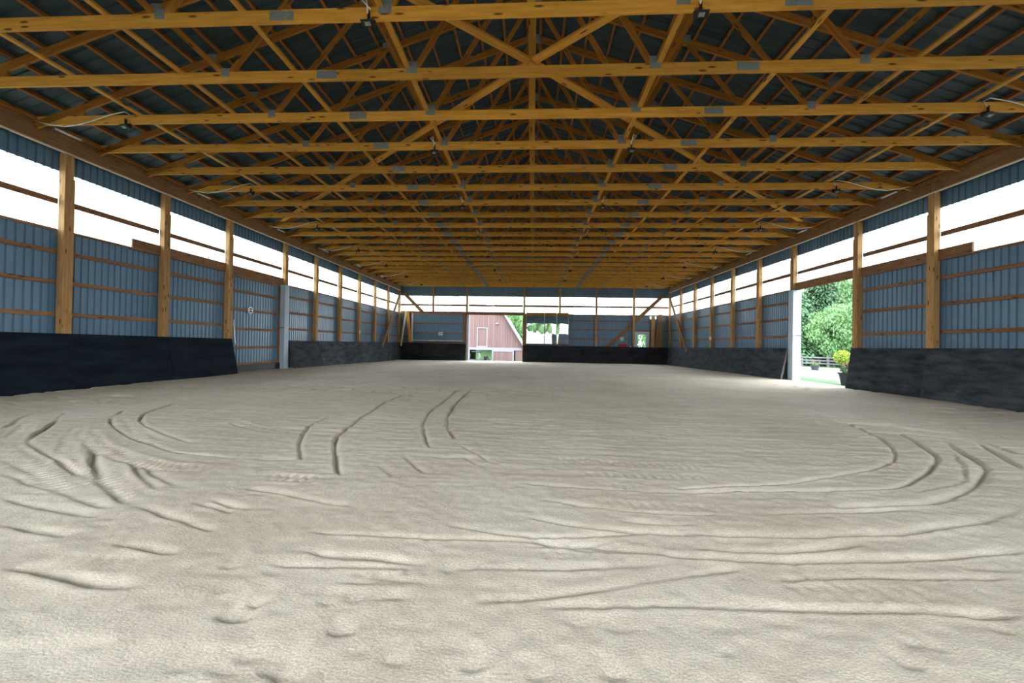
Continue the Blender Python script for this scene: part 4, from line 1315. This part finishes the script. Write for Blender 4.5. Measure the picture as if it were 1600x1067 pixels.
box('loft_floor', bt, (-ex, 0.05, zband - 0.2), (ex, 12, zband), M_GIRT)
box('back_wall', bt, (2.06, 11.9, 0), (ex, 12, ze), M_BARN)
box('back_wall', bt, (-ex, 11.9, 0), (-1.7, 12, ze), M_BARN)
prism('back_gable', bt, [(-ex, zband), (ex, zband), (ex, ze), (kx, zk), (0, zr), (-kx, zk), (-ex, ze)], 11.9, 12.0, M_BARN)
t = empty('barn_lamp', (-4.05, YB - 0.02, 1.32 + 2.34))
tag(t, 'small white lamp on the barn gable', 'lamp')
lathe('shade', t, [(0.20, -0.02), (0.17, 0.03), (0.06, 0.10)], M_BARNTRIM, 12)
tube('arm', t, [(0, 0, 0.08), (0, 0.02, 0.2)], 0.025, M_BARNTRIM, 6)

# tractor parked in the barn opening
t = empty('tractor', (-6.45, YB - 1.6, GB))
tag(t, 'dark blue grey tractor parked in front of the barn opening', 'tractor')
box('hood', t, (-0.75, -0.42, 0.75), (0.25, 0.42, 1.35), M_TRACTOR, 0.06)
box('chassis', t, (-0.85, -0.3, 0.45), (0.7, 0.3, 0.78), M_TRACTOR, 0.03)
box('seat', t, (0.3, -0.25, 0.95), (0.55, 0.25, 1.05), M_BLACK, 0.02)
box('seat', t, (0.52, -0.25, 1.05), (0.6, 0.25, 1.45), M_BLACK, 0.02)
for s in (-1, 1):
    w = lathe('rear_wheel', t, [(0.25, -0.16), (0.62, -0.16), (0.66, -0.08), (0.66, 0.08), (0.62, 0.16), (0.25, 0.16)], M_BLACK, 22, (0.5, s * 0.62, 0.62))
    w.rotation_euler = (math.pi / 2, 0, 0)
    w = lathe('front_wheel', t, [(0.15, -0.1), (0.35, -0.1), (0.38, -0.04), (0.38, 0.04), (0.35, 0.1), (0.15, 0.1)], M_BLACK, 18, (-0.7, s * 0.5, 0.36))
    w.rotation_euler = (math.pi / 2, 0, 0)
    tube('roll_bar', t, [(0.62, s * 0.45, 0.75), (0.62, s * 0.45, 2.15)], 0.05, M_GALV, 8)
box('canopy', t, (-0.25, -0.55, 2.15), (0.80, 0.55, 2.23), M_TRACTOR, 0.02)
tube('exhaust', t, [(-0.45, 0.15, 1.3), (-0.45, 0.15, 1.95)], 0.04, M_BLACK, 8)
t = empty('garden_mower', (-5.2, YB - 1.2, GB))
tag(t, 'small black mower standing right of the tractor', 'mower')
t.scale = (1.3, 1.3, 1.3)
box('deck', t, (-0.35, -0.3, 0.7), (0.40, 0.3, 1.0), M_BLACK, 0.05)
box('engine', t, (-0.15, -0.22, 1.0), (0.15, 0.22, 1.32), M_BLACK, 0.05)
box('stand', t, (-0.3, -0.25, 0.0), (0.3, 0.25, 0.7), M_BLACK)
tube('handle', t, [(0.3, 0.0, 0.95), (0.12, 0, 1.45)], 0.03, M_BLACK, 6)

# ------------------------------------------------------------------ yard on the right
def flowers(parent, name, c, r, n, mat, size=0.05, seed=1):
    q = random.Random(seed)
    v = []
    f = []
    for _ in range(n):
        u = Vector((q.gauss(0, 1), q.gauss(0, 1), q.gauss(0, 1))).normalized() * (q.random() ** 0.4)
        p = Vector((c[0] + u.x * r[0], c[1] + u.y * r[1], c[2] + u.z * r[2]))
        a = Vector((q.gauss(0, 1), q.gauss(0, 1), q.gauss(0, 1))).normalized()
        b = a.cross(Vector((q.gauss(0, 1), q.gauss(0, 1), q.gauss(0, 1)))).normalized()
        c2 = a.cross(b)
        s = size * q.uniform(0.6, 1.3)
        k = len(v)
        v += [p - b * s, p + c2 * s * 0.6, p + b * s, p - c2 * s * 0.6]
        f.append((k, k + 1, k + 2, k + 3))
    o = mesh_obj(name, v, f, mat, parent)
    return o


def pot_plant(loc, R, H, label, fl, seed, green_r=1.0):
    t = empty('flower_pot', loc)
    tag(t, label, 'flower pot')
    lathe('pot', t, [(R * 0.66, 0), (R * 0.72, 0.02), (R * 0.95, H * 0.88), (R * 1.06, H * 0.89), (R * 1.06, H), (R * 0.92, H), (R * 0.9, H * 0.9)], M_POT, 22)
    lathe('soil', t, [(R * 0.9, H * 0.86), (R * 0.9, H * 0.9), (0.02, H * 0.93)], M_SOIL, 16)
    a = flowers(t, 'leaves', (0, 0, H + R * 0.35), (R * 0.95, R * 0.95, R * 0.45), 260, M_LEAF, R * 0.13, seed)
    a['kind'] = 'stuff'
    b = flowers(t, 'petals', (0, 0, H + R * 0.7), (R * 0.8, R * 0.8, R * 0.4), fl, M_PINK, R * 0.12, seed + 1)
    b['kind'] = 'stuff'
    return t


gh = lambda x, y: float(ground_h(x, y))
pot_plant((12.05, 15.25, -0.06), 0.36, 0.52, 'large dark flower pot with red flowers just outside the right doorway', 120, 3)
pot_plant((23.25, 33.1, gh(23.25, 33.1)), 0.31, 0.40, 'dark flower pot with pink flowers standing on the pale gravel before the fence', 120, 8)
t = empty('standard_shrub', (32.2, 42.0, gh(32.2, 42.0)))
tag(t, 'round lime green shrub on a thin stem in front of the fence', 'shrub')
tube('stem', t, [(0, 0, 0), (0.02, 0, 0.6)], 0.05, M_BARK, 8)
a = flowers(t, 'foliage', (0, 0, 1.12), (0.74, 0.74, 0.80), 2600, M_LIME, 0.075, 21)
a['kind'] = 'stuff'
fe = empty('rail_fence', (29.2, 43.6, 0))
tag(fe, 'weathered white post and rail fence behind the gravel yard', 'fence')
for k in range(-5, 8):
    x = k * 2.75
    z0 = gh(29.2 + x, 43.6)
    box('fence_post', fe, (x - 0.08, -0.08, z0 - 0.1), (x + 0.08, 0.08, z0 + 1.15), M_FENCE)
    z1 = gh(29.2 + x + 2.75, 43.6)
    if k < 7:
        for h in (0.38, 0.70, 1.02):
            member('fence_rail', fe, (x, -0.10, z0 + h), (x + 2.74, -0.10, z1 + h), 0.14, 0.03, M_FENCE)

# ------------------------------------------------------------------ trees
def leaf_mesh(name, kind, seed, mat):
    """unit crown, about 1 wide (radius) and 1 high"""
    q = np.random.RandomState(seed)
    V = []
    if kind == 'spruce':
        nb = 900
        for b in range(nb):
            h = (b + q.rand()) / nb
            R = (1 - h) ** 0.85 * (0.75 + 0.4 * q.rand()) + 0.02
            a = q.rand() * 2 * np.pi
            m = int(4 + 16 * (1 - h))
            for s in np.linspace(0.15, 1, m):
                r = R * s
                z = h - 0.09 * s * s * (1 - h) + 0.015 * q.randn()
                c = np.array([np.cos(a) * r, np.sin(a) * r, z]) + q.randn(3) * np.array([0.035, 0.035, 0.008])
                d = np.array([np.cos(a), np.sin(a), -0.25]) * 0.055 * (1.15 - 0.5 * s)
                w = np.array([-np.sin(a), np.cos(a), 0.25 * q.randn()]) * 0.022
                V.append((c - d, c + w, c + d, c - w))
    else:
        nc = 60
        cs = []
        for _ in range(nc):
            u = q.randn(3)
            u /= np.linalg.norm(u)
            cs.append(np.array([u[0] * 0.78, u[1] * 0.78, 0.5 + u[2] * 0.40]) * 1.0)
        for c in cs:
            for _ in range(260):
                u = q.randn(3)
                u /= np.linalg.norm(u)
                u *= q.rand() ** 0.35
                p = c + u * np.array([0.27, 0.27, 0.13])
                a = q.randn(3)
                a /= np.linalg.norm(a)
                b = np.cross(a, q.randn(3))
                b /= np.linalg.norm(b)
                c2 = np.cross(a, b)
                s = 0.026 * (0.6 + 0.8 * q.rand())
                V.append((p - b * s, p + c2 * s * 0.6, p + b * s, p - c2 * s * 0.6))
    A = np.array(V, dtype=np.float32).reshape(-1, 3)
    me = bpy.data.meshes.new(name)
    me.vertices.add(len(A))
    me.vertices.foreach_set('co', A.ravel())
    nq = len(A) // 4
    me.loops.add(nq * 4)
    me.loops.foreach_set('vertex_index', np.arange(nq * 4, dtype=np.int32))
    me.polygons.add(nq)
    me.polygons.foreach_set('loop_start', np.arange(0, nq * 4, 4, dtype=np.int32))
    me.polygons.foreach_set('loop_total', np.full(nq, 4, dtype=np.int32))
    me.update(calc_edges=True)
    me.materials.append(mat)
    return me


CROWN = {('spruce', 0): leaf_mesh('spruce_crown', 'spruce', 1, M_SPRUCE), ('spruce', 1): leaf_mesh('spruce_crown', 'spruce', 2, M_SPRUCE),
         ('leafy', 0): leaf_mesh('leafy_crown', 'leafy', 3, M_LEAF), ('leafy', 1): leaf_mesh('leafy_crown', 'leafy', 4, M_LEAF)}


def tree(kind, v, x, y, R, H, label, base=None, trunk=0.8, rz=0.0):
    z = gh(x, y) - 0.1 if base is None else base
    t = empty('spruce_tree' if kind == 'spruce' else 'leafy_tree', (x, y, z), rz)
    tag(t, label, 'tree', 'trees outside the arena')
    c = link('crown', CROWN[(kind, v)], t, (0, 0, trunk))
    c.scale = (R, R, H)
    c['kind'] = 'stuff'
    tr = max(0.08, R * 0.06)
    tube('trunk', t, [(0, 0, 0), (0.05, 0.02, trunk), (0.02, 0, trunk + H * (0.9 if kind == 'spruce' else 0.5))], [tr, tr * 0.85, tr * 0.2], M_BARK, 9)
    return t


tree('spruce', 0, 32.5, 51.5, 4.6, 13, 'dark spruce at the left edge of the right doorway view behind the fence', trunk=0.4)
tree('spruce', 1, 38.5, 54.0, 4.8, 15, 'dark spruce behind the pale leafy tree in the right doorway view', trunk=0.4, rz=1.0)
tree('leafy', 0, 36.6, 47.8, 4.0, 6.8, 'pale green leafy tree just behind the fence in the right doorway view', trunk=0.7)
tree('leafy', 1, 43.5, 52.0, 4.5, 9.5, 'leafy tree at the right edge of the right doorway view behind the fence', trunk=0.6)
tree('spruce', 0, 27.0, 56.0, 4.4, 12, 'dark spruce beyond the fence hidden by the pale jamb', trunk=0.4, rz=2.0)
tree('spruce', 1, 45.0, 60.0, 5.5, 17, 'tall spruce farthest back in the right doorway view', trunk=0.4, rz=0.5)
tree('spruce', 1, 34.5, 62.0, 6.0, 16, 'broad spruce at the back of the row behind the fence', trunk=0.3, rz=2.6)
tree('leafy', 1, 0.4, 60.5, 3.2, 8.0, 'bright green leafy tree directly behind the right barn eave in the far doorway', base=None, trunk=0.3, rz=1.6)
tree('leafy', 0, -3.2, 63.5, 3.4, 9.0, 'dense leafy tree behind the barn ridge side in the far doorway', base=None, trunk=0.3, rz=2.9)
tree('leafy', 1, 2.0, 74.0, 5.5, 9.0, 'leafy tree deepest behind the barn in the far doorway', base=None, trunk=0.3, rz=0.2)
tree('leafy', 0, 41.5, 57.5, 5.5, 12.0, 'broad leafy tree in the back row of the right doorway view', trunk=0.4, rz=1.3)
tree('leafy', 0, 2.6, 66.0, 4.6, 10.5, 'bright leafy tree right of the barn roof in the far doorway', base=None, trunk=0.8, rz=0.6)
tree('leafy', 1, -2.5, 69.0, 4.5, 11.5, 'bright leafy tree behind the barn roof edge in the far doorway', base=None, trunk=0.8)
tree('leafy', 0, -8.0, 70.0, 5.0, 7.0, 'leafy tree seen through the open back of the barn', base=None, trunk=0.3, rz=2.0)
tree('leafy', 1, 14.0, 45.0, 3.6, 6.5, 'leafy tree seen through the small far door window', base=-0.8, trunk=0.6, rz=2.0)
tree('spruce', 0, -13.2, 66.0, 1.7, 13.0, 'narrow spruce seen faintly through the far window left of the barn doorway', base=None, trunk=0.4)
tree('spruce', 1, 0.9, 72.0, 2.2, 13.5, 'narrow spruce seen faintly through the far window above the mirrors', base=None, trunk=0.4)
tree('leafy', 0, -18.5, 52.0, 4.0, 8.5, 'leafy tree seen faintly through the far left window', base=None, trunk=0.8)
for n, (kd, v, x, y, R, H) in enumerate((('spruce', 0, -9, -98, 6.5, 15), ('leafy', 0, 0, -99, 7.0, 13), ('leafy', 1, 8, -97, 7.0, 14), ('leafy', 0, 16, -99, 7.0, 13), ('spruce', 0, 24, -98, 7.0, 15))):
    tree(kd, v, x, y, R, H, '%s behind the camera, seen in the mirrors, %s in its row' % ('spruce tree' if kd == 'spruce' else 'leafy tree', ORD[n + 1]), trunk=0.5, rz=n * 1.1)
